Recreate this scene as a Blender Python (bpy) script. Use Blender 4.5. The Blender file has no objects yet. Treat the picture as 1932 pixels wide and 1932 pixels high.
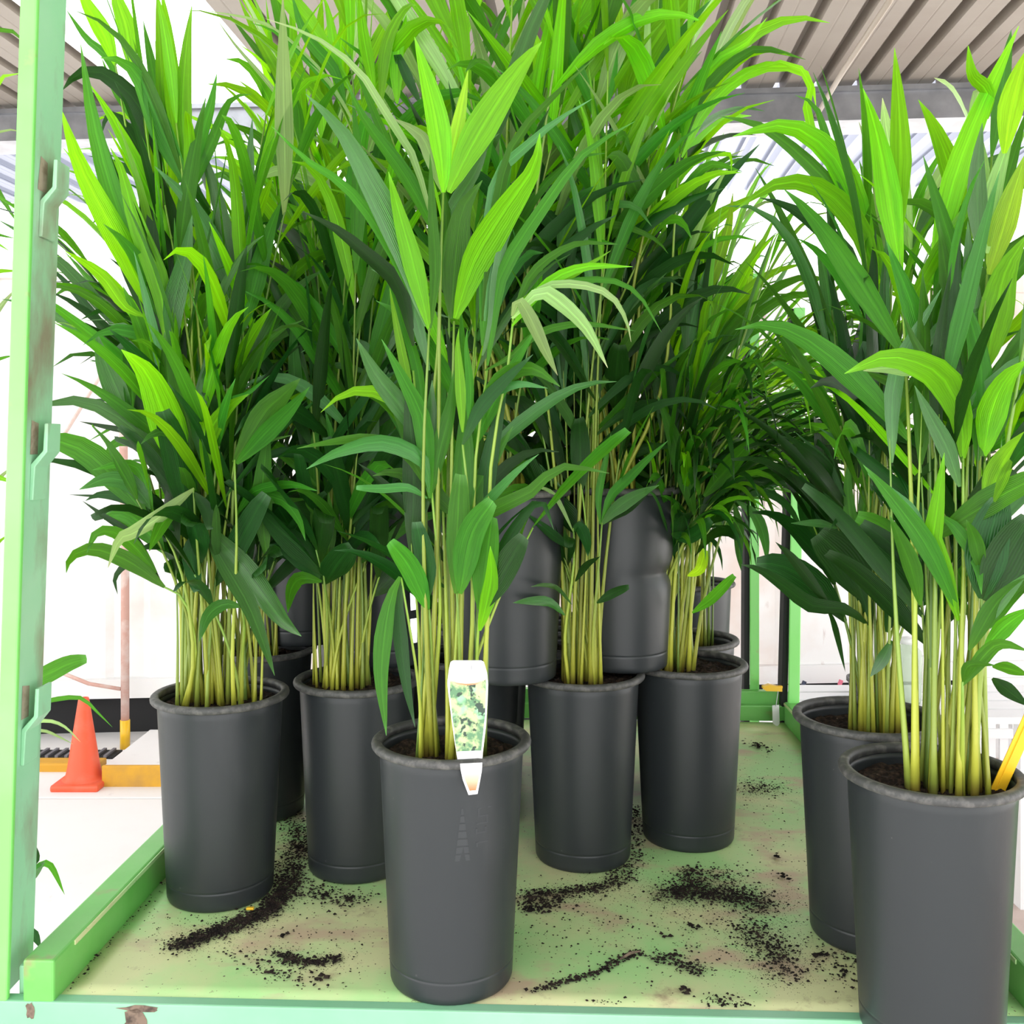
import bpy, bmesh, math, random
from mathutils import Vector, Matrix, noise
R = random.Random(7)
V = Vector
sc = bpy.context.scene
COL = sc.collection

# ------------------------------------------------------------------ camera, sky, sun, exposure
CAMZ, F, CX, CY = 0.87, 1860.0, 966.0, 840.0     # camera height over the trolley deck (deck = z 0), focal length and horizon in pixels
cam = bpy.data.cameras.new('camera')
cam.sensor_width = 36.0
cam.lens = 36.0 * F / 1932.0
cam.shift_y = -(966.0 - CY) / 1932.0
cam.clip_start = 0.02
camo = bpy.data.objects.new('camera', cam)
camo.location = (0, 0, CAMZ)
camo.rotation_euler = (math.radians(90), 0, 0)
COL.objects.link(camo)
sc.camera = camo
w = bpy.data.worlds.new('sky')
w.use_nodes = True
sc.world = w
w.node_tree.nodes['Background'].inputs[0].default_value = (0.97, 0.985, 1.0, 1)
w.node_tree.nodes['Background'].inputs[1].default_value = 1.0
sun = bpy.data.lights.new('sun', 'SUN')
sun.energy = 4.0
sun.angle = math.radians(12)
sun.color = (1.0, 0.96, 0.88)
suno = bpy.data.objects.new('sun', sun)
suno.rotation_euler = (math.radians(-38), math.radians(30), 0)
COL.objects.link(suno)
vs = sc.view_settings
vs.view_transform = 'Standard'
vs.look = 'None'
vs.gamma = 1.0
vs.use_curve_mapping = False
vs.exposure = 1.65
sc.cycles.max_bounces = 9
sc.cycles.diffuse_bounces = 3
sc.cycles.glossy_bounces = 3
sc.cycles.transmission_bounces = 5
sc.cycles.transparent_max_bounces = 8
GROUND = -0.75


def pix(px, py, y):
    """The point at depth y that is seen at pixel (px, py)."""
    return V(((px - CX) / F * y, y, CAMZ - (py - CY) / F * y))


# ------------------------------------------------------------------ helpers
def link(name, me, parent=None, mat=None):
    o = bpy.data.objects.new(name, me)
    COL.objects.link(o)
    if parent is not None:
        o.parent = parent
    if mat is not None and me is not None:
        me.materials.clear()
        me.materials.append(mat)
    return o


def tag(o, label=None, cat=None, group=None, kind=None):
    for k, v in (('label', label), ('category', cat), ('group', group), ('kind', kind)):
        if v:
            o[k] = v
    return o


def empty(name, loc, label=None, cat=None, group=None, kind=None):
    o = bpy.data.objects.new(name, None)
    o.location = loc
    o.empty_display_size = 0.05
    COL.objects.link(o)
    return tag(o, label, cat, group, kind)


class MB:
    """Collects world-space shapes into one mesh; build() moves them into the parent's space."""

    def __init__(self):
        self.v, self.f, self.uv = [], [], None

    def add(self, vs_, fs):
        n = len(self.v)
        self.v += [V(p) for p in vs_]
        self.f += [[i + n for i in f] for f in fs]
        return self

    def hexa(self, p):
        return self.add(p, [(0, 3, 2, 1), (4, 5, 6, 7), (0, 1, 5, 4), (1, 2, 6, 5), (2, 3, 7, 6), (3, 0, 4, 7)])

    def box(self, c, s, xf=None):
        c, s = V(c), V(s) / 2
        p = [c + V((s.x * a, s.y * b, s.z * d)) for d in (-1, 1) for a, b in ((-1, -1), (1, -1), (1, 1), (-1, 1))]
        if xf:
            p = [xf(q) for q in p]
        return self.hexa(p)

    def tube(self, pts, r, seg=6, cap=True):
        pts = [V(p) for p in pts]
        rs = r if isinstance(r, (list, tuple)) else [r] * len(pts)
        n = len(self.v)
        ref = None
        for i, p in enumerate(pts):
            t = (pts[min(i + 1, len(pts) - 1)] - pts[max(i - 1, 0)]).normalized()
            if ref is None:
                ref = t.orthogonal().normalized()
            a = (ref - t * ref.dot(t)).normalized()
            ref = a
            b = t.cross(a)
            for k in range(seg):
                th = 2 * math.pi * k / seg
                self.v.append(p + (a * math.cos(th) + b * math.sin(th)) * rs[i])
        for i in range(len(pts) - 1):
            for k in range(seg):
                k2 = (k + 1) % seg
                self.f.append([n + i * seg + k, n + i * seg + k2, n + (i + 1) * seg + k2, n + (i + 1) * seg + k])
        if cap:
            self.f.append([n + k for k in range(seg)][::-1])
            self.f.append([n + (len(pts) - 1) * seg + k for k in range(seg)])
        return self

    def lathe(self, prof, c=(0, 0, 0), seg=48, bump=None, close=False):
        n = len(self.v)
        c = V(c)
        for (r, z) in prof:
            for k in range(seg):
                th = 2 * math.pi * k / seg
                rr = r + (bump(r, z, th) if bump else 0)
                self.v.append(c + V((rr * math.cos(th), rr * math.sin(th), z)))
        m = len(prof)
        for i in range(m if close else m - 1):
            j = (i + 1) % m
            for k in range(seg):
                k2 = (k + 1) % seg
                self.f.append([n + i * seg + k, n + i * seg + k2, n + j * seg + k2, n + j * seg + k])
        return self

    def build(self, name, mat, parent=None, smooth=False, bevel=0, uv=None):
        off = parent_loc(parent)
        me = bpy.data.meshes.new(name)
        me.from_pydata([tuple(p - off) for p in self.v], [], self.f)
        if smooth:
            me.polygons.foreach_set('use_smooth', [True] * len(me.polygons))
        if uv:
            lay = me.uv_layers.new(name='UVMap')
            for l in me.loops:
                lay.data[l.index].uv = uv[l.vertex_index]
        o = link(name, me, parent, mat)
        if bevel:
            m = o.modifiers.new('bevel', 'BEVEL')
            m.width = bevel
            m.segments = 2
            m.limit_method = 'ANGLE'
        return o


def parent_loc(p):
    off = V((0, 0, 0))
    while p is not None:
        off = off + p.location
        p = p.parent
    return off


# ------------------------------------------------------------------ materials
def mat(name, col, rough=0.6, metal=0.0, spec=0.5):
    m = bpy.data.materials.new(name)
    m.use_nodes = True
    b = m.node_tree.nodes['Principled BSDF']
    b.inputs['Base Color'].default_value = (*col, 1)
    b.inputs['Roughness'].default_value = rough
    b.inputs['Metallic'].default_value = metal
    b.inputs['Specular IOR Level'].default_value = spec
    return m


def nd(m, t, **kw):
    n = m.node_tree.nodes.new(t)
    for k, v in kw.items():
        if hasattr(n, k):
            setattr(n, k, v)
        else:
            n.inputs[k].default_value = v
    return n


def lk(m, a, b):
    m.node_tree.links.new(a, b)


def noise_mix(m, base, other, scale, lo, hi, detail=6, coord='Object', stretch=None, prev=None, rough=0.55):
    """Lay OTHER over BASE (or over the socket PREV) where a noise passes from LO to HI; returns the colour socket."""
    tc = nd(m, 'ShaderNodeTexCoord')
    n = nd(m, 'ShaderNodeTexNoise')
    n.inputs['Scale'].default_value = scale
    n.inputs['Detail'].default_value = detail
    n.inputs['Roughness'].default_value = rough
    src = tc.outputs[coord]
    if stretch:
        mp = nd(m, 'ShaderNodeMapping')
        mp.inputs['Scale'].default_value = stretch
        mp.inputs['Location'].default_value = (R.uniform(0, 9), R.uniform(0, 9), R.uniform(0, 9))
        lk(m, src, mp.inputs[0])
        src = mp.outputs[0]
    lk(m, src, n.inputs['Vector'])
    mr = nd(m, 'ShaderNodeMapRange')
    mr.inputs['From Min'].default_value = lo
    mr.inputs['From Max'].default_value = hi
    lk(m, n.outputs[0], mr.inputs[0])
    mx = nd(m, 'ShaderNodeMix', data_type='RGBA')
    lk(m, mr.outputs[0], mx.inputs[0])
    if prev is not None:
        lk(m, prev, mx.inputs[6])
    else:
        mx.inputs[6].default_value = (*base, 1)
    mx.inputs[7].default_value = (*other, 1)
    b = m.node_tree.nodes['Principled BSDF']
    lk(m, mx.outputs[2], b.inputs['Base Color'])
    return mx.outputs[2]


def bump(m, scale, strength, dist=0.002, detail=6, stretch=None):
    tc = nd(m, 'ShaderNodeTexCoord')
    n = nd(m, 'ShaderNodeTexNoise')
    n.inputs['Scale'].default_value = scale
    n.inputs['Detail'].default_value = detail
    src = tc.outputs['Object']
    if stretch:
        mp = nd(m, 'ShaderNodeMapping')
        mp.inputs['Scale'].default_value = stretch
        lk(m, src, mp.inputs[0])
        src = mp.outputs[0]
    lk(m, src, n.inputs['Vector'])
    bp = nd(m, 'ShaderNodeBump')
    bp.inputs['Strength'].default_value = strength
    bp.inputs['Distance'].default_value = dist
    lk(m, n.outputs[0], bp.inputs['Height'])
    lk(m, bp.outputs[0], m.node_tree.nodes['Principled BSDF'].inputs['Normal'])


M = {}
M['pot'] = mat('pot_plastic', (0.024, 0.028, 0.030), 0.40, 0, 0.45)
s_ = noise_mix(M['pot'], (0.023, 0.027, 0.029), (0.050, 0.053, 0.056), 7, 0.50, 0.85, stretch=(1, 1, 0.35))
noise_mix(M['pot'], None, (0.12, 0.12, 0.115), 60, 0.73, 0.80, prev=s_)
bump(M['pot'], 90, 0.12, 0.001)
M['rim'] = mat('pot_rim_plastic', (0.075, 0.075, 0.072), 0.55)
noise_mix(M['rim'], (0.055, 0.055, 0.053), (0.19, 0.18, 0.165), 55, 0.46, 0.76)
bump(M['rim'], 120, 0.2, 0.001)
M['mark'] = mat('scuffed_moulding', (0.033, 0.037, 0.040), 0.42)
M['soil'] = mat('potting_soil', (0.02, 0.013, 0.009), 0.95, 0, 0.2)
s_ = noise_mix(M['soil'], (0.012, 0.008, 0.006), (0.055, 0.034, 0.022), 140, 0.45, 0.68)
noise_mix(M['soil'], None, (0.35, 0.30, 0.24), 260, 0.71, 0.75, prev=s_)
M['crumb'] = mat('spilled_soil', (0.016, 0.011, 0.009), 0.95, 0, 0.2)
noise_mix(M['crumb'], (0.011, 0.008, 0.007), (0.05, 0.034, 0.026), 60, 0.45, 0.75)
# trolley paint
M['mint'] = mat('mint_paint', (0.36, 0.72, 0.44), 0.38)
s_ = noise_mix(M['mint'], (0.33, 0.68, 0.41), (0.42, 0.72, 0.48), 4, 0.4, 0.7)
s_ = noise_mix(M['mint'], None, (0.30, 0.27, 0.19), 8, 0.52, 0.70, prev=s_, stretch=(1, 1, 0.45))
noise_mix(M['mint'], None, (0.06, 0.045, 0.03), 42, 0.74, 0.78, prev=s_)
bump(M['mint'], 30, 0.12, 0.002)
M['frontpaint'] = mat('front_rail_paint', (0.22, 0.52, 0.31), 0.4)
s_ = noise_mix(M['frontpaint'], (0.23, 0.53, 0.31), (0.30, 0.57, 0.38), 4, 0.4, 0.7)
noise_mix(M['frontpaint'], None, (0.10, 0.08, 0.05), 40, 0.73, 0.78, prev=s_)
M['green'] = mat('green_paint', (0.20, 0.66, 0.13), 0.36)
s_ = noise_mix(M['green'], (0.22, 0.70, 0.15), (0.26, 0.73, 0.20), 5, 0.4, 0.7)
noise_mix(M['green'], None, (0.34, 0.40, 0.16), 16, 0.64, 0.75, prev=s_)
M['rail'] = mat('side_rail_paint', (0.13, 0.47, 0.08), 0.36)
s_ = noise_mix(M['rail'], (0.13, 0.48, 0.08), (0.20, 0.54, 0.14), 5, 0.4, 0.7)
noise_mix(M['rail'], None, (0.30, 0.28, 0.13), 13, 0.62, 0.74, prev=s_)
M['rust'] = mat('bare_rusted_metal', (0.17, 0.11, 0.075), 0.75)
noise_mix(M['rust'], (0.20, 0.14, 0.10), (0.06, 0.04, 0.03), 60, 0.45, 0.65)
M['grime'] = mat('brown_grime', (0.20, 0.16, 0.115), 0.7)
noise_mix(M['grime'], (0.42, 0.35, 0.26), (0.27, 0.20, 0.14), 40, 0.45, 0.65)
M['deck'] = mat('worn_deck_paint', (0.33, 0.46, 0.20), 0.5)
s_ = noise_mix(M['deck'], (0.42, 0.72, 0.29), (0.66, 0.68, 0.36), 3.4, 0.40, 0.60)
s_ = noise_mix(M['deck'], None, (0.58, 0.46, 0.30), 5.5, 0.53, 0.66, prev=s_, stretch=(1, 1.6, 1))
s_ = noise_mix(M['deck'], None, (0.26, 0.19, 0.12), 7, 0.60, 0.76, prev=s_, detail=12, rough=0.7)
s_ = noise_mix(M['deck'], None, (0.14, 0.10, 0.07), 130, 0.66, 0.71, prev=s_)
noise_mix(M['deck'], None, (0.80, 0.84, 0.78), 18, 0.745, 0.79, prev=s_)
bump(M['deck'], 14, 0.25, 0.006)
# outside
M['concrete'] = mat('pale_concrete', (0.72, 0.70, 0.69), 0.8)
s_ = noise_mix(M['concrete'], (0.82, 0.80, 0.79), (0.74, 0.69, 0.67), 0.9, 0.45, 0.75)
noise_mix(M['concrete'], None, (0.45, 0.40, 0.40), 9, 0.66, 0.8, prev=s_)
M['paver'] = mat('pinkish_paving', (0.62, 0.50, 0.46), 0.85)
noise_mix(M['paver'], (0.64, 0.52, 0.47), (0.50, 0.38, 0.33), 4, 0.45, 0.7)
M['white'] = mat('white_trailer_paint', (0.82, 0.82, 0.81), 0.5)
s_ = noise_mix(M['white'], (0.84, 0.83, 0.82), (0.70, 0.52, 0.44), 0.9, 0.50, 0.74)
s_ = noise_mix(M['white'], None, (0.55, 0.30, 0.22), 3, 0.60, 0.80, prev=s_, stretch=(1, 1, 0.35))
noise_mix(M['white'], None, (0.45, 0.30, 0.26), 9, 0.70, 0.8, prev=s_, stretch=(1, 1, 0.3))
M['rustywhite'] = mat('rust_stained_white_paint', (0.55, 0.33, 0.28), 0.7)
noise_mix(M['rustywhite'], (0.58, 0.34, 0.28), (0.75, 0.66, 0.62), 9, 0.45, 0.7)
M['dark'] = mat('near_black', (0.012, 0.012, 0.013), 0.8)
M['yellow'] = mat('yellow_kerb_paint', (0.62, 0.32, 0.02), 0.6)
s_ = noise_mix(M['yellow'], (0.64, 0.33, 0.02), (0.50, 0.26, 0.04), 9, 0.45, 0.7)
noise_mix(M['yellow'], None, (0.10, 0.07, 0.05), 22, 0.66, 0.78, prev=s_)
M['cone'] = mat('orange_cone_rubber', (0.80, 0.10, 0.035), 0.5)
noise_mix(M['cone'], (0.80, 0.10, 0.035), (0.72, 0.16, 0.09), 8, 0.5, 0.8)
M['grate'] = mat('grey_grating', (0.22, 0.21, 0.23), 0.6, 0.3)
M['roof'] = mat('painted_roof_sheet', (0.52, 0.46, 0.40), 0.55)
noise_mix(M['roof'], (0.35, 0.31, 0.265), (0.29, 0.245, 0.205), 1.4, 0.45, 0.75)
M['steel'] = mat('galvanised_steel', (0.40, 0.41, 0.44), 0.38, 0.7)
noise_mix(M['steel'], (0.22, 0.225, 0.24), (0.32, 0.325, 0.345), 6, 0.4, 0.7)
M['conduit'] = mat('cream_conduit', (0.42, 0.36, 0.29), 0.5)
M['yellowtag'] = mat('yellow_plastic', (0.85, 0.50, 0.02), 0.35)
M['whitetag'] = mat('white_card', (0.85, 0.85, 0.86), 0.5)
M['greyprint'] = mat('grey_print', (0.55, 0.55, 0.56), 0.6)
M['flame'] = mat('orange_print', (0.85, 0.30, 0.10), 0.5)
M['blue'] = mat('pale_blue_plastic', (0.38, 0.45, 0.68), 0.4)
M['pink'] = mat('pink_plastic', (0.75, 0.16, 0.24), 0.4)
M['navy'] = mat('navy_plastic', (0.03, 0.04, 0.08), 0.4)
M['silver'] = mat('shiny_highlight_strip', (0.75, 0.76, 0.80), 0.12, 0.6)


def print_mat():
    m = mat('printed_foliage_picture', (0.2, 0.4, 0.2), 0.35)
    s = noise_mix(m, (0.10, 0.24, 0.11), (0.50, 0.62, 0.28), 70, 0.42, 0.58, detail=3)
    s = noise_mix(m, None, (0.30, 0.68, 0.34), 45, 0.55, 0.66, prev=s, detail=2)
    noise_mix(m, None, (0.02, 0.05, 0.03), 85, 0.57, 0.64, prev=s, detail=2)
    return m


M['print'] = print_mat()
_b = M['flame']
_g = nd(_b, 'ShaderNodeTexCoord')
_sx = nd(_b, 'ShaderNodeSeparateXYZ')
lk(_b, _g.outputs['Generated'], _sx.inputs[0])
_rp = nd(_b, 'ShaderNodeValToRGB')
_rp.color_ramp.elements[0].color = (0.85, 0.17, 0.05, 1)
_rp.color_ramp.elements[1].color = (0.90, 0.80, 0.60, 1)
lk(_b, _sx.outputs[2], _rp.inputs[0])
lk(_b, _rp.outputs[0], _b.node_tree.nodes['Principled BSDF'].inputs['Base Color'])


def translucent_sheet(name, col, transp):
    m = bpy.data.materials.new(name)
    m.use_nodes = True
    nt = m.node_tree
    out = nt.nodes['Material Output']
    nt.nodes.remove(nt.nodes['Principled BSDF'])
    tr = nd(m, 'ShaderNodeBsdfTranslucent')
    tr.inputs[0].default_value = (*col, 1)
    tp = nd(m, 'ShaderNodeBsdfTransparent')
    tp.inputs[0].default_value = (*col, 1)
    mx = nd(m, 'ShaderNodeMixShader')
    mx.inputs[0].default_value = transp
    lk(m, tr.outputs[0], mx.inputs[1])
    lk(m, tp.outputs[0], mx.inputs[2])
    lk(m, mx.outputs[0], out.inputs[0])
    return m


M['skylight'] = translucent_sheet('fibreglass_skylight', (0.92, 0.94, 0.96), 0.55)
M['polycarb'] = translucent_sheet('pale_polycarbonate', (0.25, 0.26, 0.31), 0.30)


def clear_mat():
    m = bpy.data.materials.new('cloudy_clear_plastic')
    m.use_nodes = True
    nt = m.node_tree
    p = nt.nodes['Principled BSDF']
    p.inputs['Base Color'].default_value = (0.62, 0.70, 0.58, 1)
    p.inputs['Roughness'].default_value = 0.15
    tp = nd(m, 'ShaderNodeBsdfTransparent')
    tp.inputs[0].default_value = (0.85, 0.92, 0.84, 1)
    mx = nd(m, 'ShaderNodeMixShader')
    mx.inputs[0].default_value = 0.6
    lk(m, p.outputs[0], mx.inputs[1])
    lk(m, tp.outputs[0], mx.inputs[2])
    lk(m, mx.outputs[0], nt.nodes['Material Output'].inputs[0])
    return m


M['clear'] = clear_mat()


def leaf_mat(name, col, trans, tfac=0.42, rough=0.36, spec=0.5, tip=None):
    """Thin leaf: glossy pleated face, light coming through, a drier colour at the tip (uv.y runs base to tip, uv.x across)."""
    m = bpy.data.materials.new(name)
    m.use_nodes = True
    nt = m.node_tree
    p = nt.nodes['Principled BSDF']
    p.inputs['Roughness'].default_value = rough
    p.inputs['Specular IOR Level'].default_value = spec
    uv = nd(m, 'ShaderNodeUVMap')
    sp = nd(m, 'ShaderNodeSeparateXYZ')
    lk(m, uv.outputs[0], sp.inputs[0])
    # pleats along the blade
    wv = nd(m, 'ShaderNodeMath', operation='MULTIPLY')
    wv.inputs[1].default_value = 95.0
    lk(m, sp.outputs[0], wv.inputs[0])
    sn = nd(m, 'ShaderNodeMath', operation='SINE')
    lk(m, wv.outputs[0], sn.inputs[0])
    bp = nd(m, 'ShaderNodeBump')
    bp.inputs['Strength'].default_value = 0.28
    bp.inputs['Distance'].default_value = 0.0008
    lk(m, sn.outputs[0], bp.inputs['Height'])
    lk(m, bp.outputs[0], p.inputs['Normal'])
    oi = nd(m, 'ShaderNodeObjectInfo')
    hv = nd(m, 'ShaderNodeHueSaturation')
    mr = nd(m, 'ShaderNodeMapRange')
    mr.inputs['To Min'].default_value = 0.72
    mr.inputs['To Max'].default_value = 1.28
    lk(m, oi.outputs['Random'], mr.inputs[0])
    lk(m, mr.outputs[0], hv.inputs['Value'])
    mh = nd(m, 'ShaderNodeMapRange')
    mh.inputs['To Min'].default_value = 0.485
    mh.inputs['To Max'].default_value = 0.512
    lk(m, oi.outputs['Random'], mh.inputs[0])
    lk(m, mh.outputs[0], hv.inputs['Hue'])
    # dry tip
    mt = nd(m, 'ShaderNodeMapRange')
    mt.inputs['From Min'].default_value = 0.90
    mt.inputs['From Max'].default_value = 1.02
    lk(m, sp.outputs[1], mt.inputs[0])
    st = nd(m, 'ShaderNodeMath', operation='MULTIPLY')
    st.inputs[1].default_value = 0.13
    lk(m, sn.outputs[0], st.inputs[0])
    ms = nd(m, 'ShaderNodeMath', operation='ADD')
    ms.inputs[1].default_value = 1.0
    lk(m, st.outputs[0], ms.inputs[0])
    mx = nd(m, 'ShaderNodeMix', data_type='RGBA')
    mx.inputs[6].default_value = (*col, 1)
    mx.inputs[7].default_value = (*(tip or tuple(min(1, c * 1.5 + 0.05) for c in col)), 1)
    lk(m, mt.outputs[0], mx.inputs[0])
    sc_ = nd(m, 'ShaderNodeVectorMath', operation='SCALE')
    nz = nd(m, 'ShaderNodeTexNoise')
    nz.inputs['Scale'].default_value = 1.0
    nz.inputs['Detail'].default_value = 4
    mpn = nd(m, 'ShaderNodeMapping')
    mpn.inputs['Scale'].default_value = (13, 2.2, 1)
    lk(m, uv.outputs[0], mpn.inputs[0])
    cxr = nd(m, 'ShaderNodeCombineXYZ')
    m20 = nd(m, 'ShaderNodeMath', operation='MULTIPLY')
    m20.inputs[1].default_value = 40.0
    lk(m, oi.outputs['Random'], m20.inputs[0])
    lk(m, m20.outputs[0], cxr.inputs[0])
    lk(m, m20.outputs[0], cxr.inputs[1])
    lk(m, cxr.outputs[0], mpn.inputs['Location'])
    lk(m, mpn.outputs[0], nz.inputs['Vector'])
    mrn = nd(m, 'ShaderNodeMapRange')
    mrn.inputs['From Min'].default_value = 0.3
    mrn.inputs['From Max'].default_value = 0.7
    mrn.inputs['To Min'].default_value = 0.80
    mrn.inputs['To Max'].default_value = 1.18
    lk(m, nz.outputs[0], mrn.inputs[0])
    ax = nd(m, 'ShaderNodeMath', operation='SUBTRACT')
    ax.inputs[1].default_value = 0.5
    lk(m, sp.outputs[0], ax.inputs[0])
    ab = nd(m, 'ShaderNodeMath', operation='ABSOLUTE')
    lk(m, ax.outputs[0], ab.inputs[0])
    mid = nd(m, 'ShaderNodeMapRange')
    mid.inputs['From Min'].default_value = 0.02
    mid.inputs['From Max'].default_value = 0.06
    mid.inputs['To Min'].default_value = 1.28
    mid.inputs['To Max'].default_value = 1.0
    lk(m, ab.outputs[0], mid.inputs[0])
    pr1 = nd(m, 'ShaderNodeMath', operation='MULTIPLY')
    lk(m, mrn.outputs[0], pr1.inputs[0])
    lk(m, mid.outputs[0], pr1.inputs[1])
    pr2 = nd(m, 'ShaderNodeMath', operation='MULTIPLY')
    lk(m, pr1.outputs[0], pr2.inputs[0])
    lk(m, ms.outputs[0], pr2.inputs[1])
    bs = nd(m, 'ShaderNodeMapRange')
    bs.inputs['From Min'].default_value = 0.0
    bs.inputs['From Max'].default_value = 0.22
    bs.inputs['To Min'].default_value = 0.45
    bs.inputs['To Max'].default_value = 0.0
    lk(m, sp.outputs[1], bs.inputs[0])
    mxb = nd(m, 'ShaderNodeMix', data_type='RGBA')
    lk(m, bs.outputs[0], mxb.inputs[0])
    lk(m, mx.outputs[2], mxb.inputs[6])
    mxb.inputs[7].default_value = (min(1, col[0] * 1.6 + 0.02), min(1, col[1] * 1.3 + 0.03), col[2], 1)
    lk(m, mxb.outputs[2], sc_.inputs[0])
    lk(m, pr2.outputs[0], sc_.inputs['Scale'])
    lk(m, sc_.outputs[0], hv.inputs['Color'])
    lk(m, hv.outputs[0], p.inputs['Base Color'])
    tl = nd(m, 'ShaderNodeBsdfTranslucent')
    ht = nd(m, 'ShaderNodeHueSaturation')
    ht.inputs['Color'].default_value = (*trans, 1)
    mtv = nd(m, 'ShaderNodeMath', operation='MULTIPLY')
    lk(m, mr.outputs[0], mtv.inputs[0])
    lk(m, pr1.outputs[0], mtv.inputs[1])
    lk(m, mtv.outputs[0], ht.inputs['Value'])
    lk(m, ht.outputs[0], tl.inputs[0])
    ms2 = nd(m, 'ShaderNodeMixShader')
    ms2.inputs[0].default_value = tfac
    lk(m, p.outputs[0], ms2.inputs[1])
    lk(m, tl.outputs[0], ms2.inputs[2])
    lk(m, ms2.outputs[0], nt.nodes['Material Output'].inputs[0])
    return m


LEAF = {
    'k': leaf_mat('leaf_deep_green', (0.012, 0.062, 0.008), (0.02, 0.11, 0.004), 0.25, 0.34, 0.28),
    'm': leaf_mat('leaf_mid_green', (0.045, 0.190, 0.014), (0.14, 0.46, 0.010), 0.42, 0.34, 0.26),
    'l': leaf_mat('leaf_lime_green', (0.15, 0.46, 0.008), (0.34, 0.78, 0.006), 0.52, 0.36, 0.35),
    'b': leaf_mat('leaf_blue_green', (0.050, 0.185, 0.036), (0.08, 0.29, 0.02), 0.30, 0.27, 0.6),
    'p': leaf_mat('leaf_pale_green', (0.30, 0.50, 0.16), (0.50, 0.72, 0.22), 0.45, 0.28, 0.7, tip=(0.62, 0.55, 0.36)),
    'y': leaf_mat('leaf_yellow_green', (0.26, 0.50, 0.015), (0.50, 0.80, 0.015), 0.5),
}


def stem_mat(name, lo, mid, hi):
    m = mat(name, mid, 0.42, 0, 0.5)
    tc = nd(m, 'ShaderNodeTexCoord')
    sp = nd(m, 'ShaderNodeSeparateXYZ')
    lk(m, tc.outputs['Generated'], sp.inputs[0])
    rp = nd(m, 'ShaderNodeValToRGB')
    e = rp.color_ramp.elements
    e[0].position, e[0].color = 0.0, (*lo, 1)
    e[1].position, e[1].color = 1.0, (*hi, 1)
    q = e.new(0.04)
    q.color = (*mid, 1)
    q = e.new(0.45)
    q.color = (*[(a + b) / 2 for a, b in zip(mid, hi)], 1)
    lk(m, sp.outputs[2], rp.inputs[0])
    hv = nd(m, 'ShaderNodeHueSaturation')
    oi = nd(m, 'ShaderNodeObjectInfo')
    mr = nd(m, 'ShaderNodeMapRange')
    mr.inputs['To Min'].default_value = 0.7
    mr.inputs['To Max'].default_value = 1.25
    lk(m, oi.outputs['Random'], mr.inputs[0])
    lk(m, mr.outputs[0], hv.inputs['Value'])
    lk(m, rp.outputs[0], hv.inputs['Color'])
    lk(m, hv.outputs[0], m.node_tree.nodes['Principled BSDF'].inputs['Base Color'])
    return m


M['stem'] = stem_mat('cane_yellow_green', (0.20, 0.09, 0.03), (0.43, 0.44, 0.05), (0.17, 0.33, 0.04))
M['stemd'] = stem_mat('cane_dark_green', (0.10, 0.06, 0.03), (0.16, 0.25, 0.04), (0.07, 0.18, 0.03))  # darker canes picked at random among the others
M['stemg'] = stem_mat('cane_green', (0.16, 0.10, 0.04), (0.27, 0.34, 0.05), (0.12, 0.26, 0.04))

# ------------------------------------------------------------------ setting: ground, roof
gr = MB()
gr.box((0, 6, GROUND - 0.11), (46, 40, 0.2))
floor = tag(gr.build('floor', M['concrete']), kind='structure')
x = -6.3
while x < 1.2:
    y = 0.3
    while y < 4.6:
        MB().box((x + 1.25, y + 1.05, GROUND - 0.006), (2.485, 2.085, 0.03)).build('slab', M['concrete'], floor, bevel=0.006)
        y += 2.1
    x += 2.5
for i in range(9):
    for j in range(14):
        MB().box((1.36 + i * 0.31, 0.9 + j * 0.31, GROUND - 0.004), (0.298, 0.298, 0.03 + R.uniform(-0.004, 0.004))).build('paver', M['paver'], floor)

RA = math.radians(-4.4)


def rf(a, b, z):
    """Roof frame: a across the ribs, b along them."""
    return V((a * math.cos(RA) - b * math.sin(RA), a * math.sin(RA) + b * math.cos(RA), z))


ceiling = empty('ceiling', (0, 0, 0), kind='structure')
ROOFZ = 2.72


def roof_sheet(a0, n, b0, b1, m, name, z0=ROOFZ):
    mb = MB()
    pr = []
    for i in range(n):
        a = a0 + i * 0.2
        pr += [(a, 0), (a + 0.060, 0), (a + 0.066, 0.0025), (a + 0.072, 0), (a + 0.140, 0), (a + 0.146, 0.065), (a + 0.194, 0.065), (a + 0.2, 0)]
    nb = len(pr)
    vs_, fs = [], []
    for b in (b0, b1):
        vs_ += [rf(a, b, z0 + dz) for a, dz in pr]
    for b in (b0, b1):
        vs_ += [rf(a, b, z0 + dz + 0.004) for a, dz in pr]
    for i in range(nb - 1):
        fs += [(i, i + 1, nb + i + 1, nb + i), (2 * nb + i, 3 * nb + i, 3 * nb + i + 1, 2 * nb + i + 1)]
    if m in (M['skylight'], M['polycarb']):
        vs_, fs = vs_[:2 * nb], fs[::2]
    mb.add(vs_, fs)
    return mb.build(name, m, ceiling)


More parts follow.
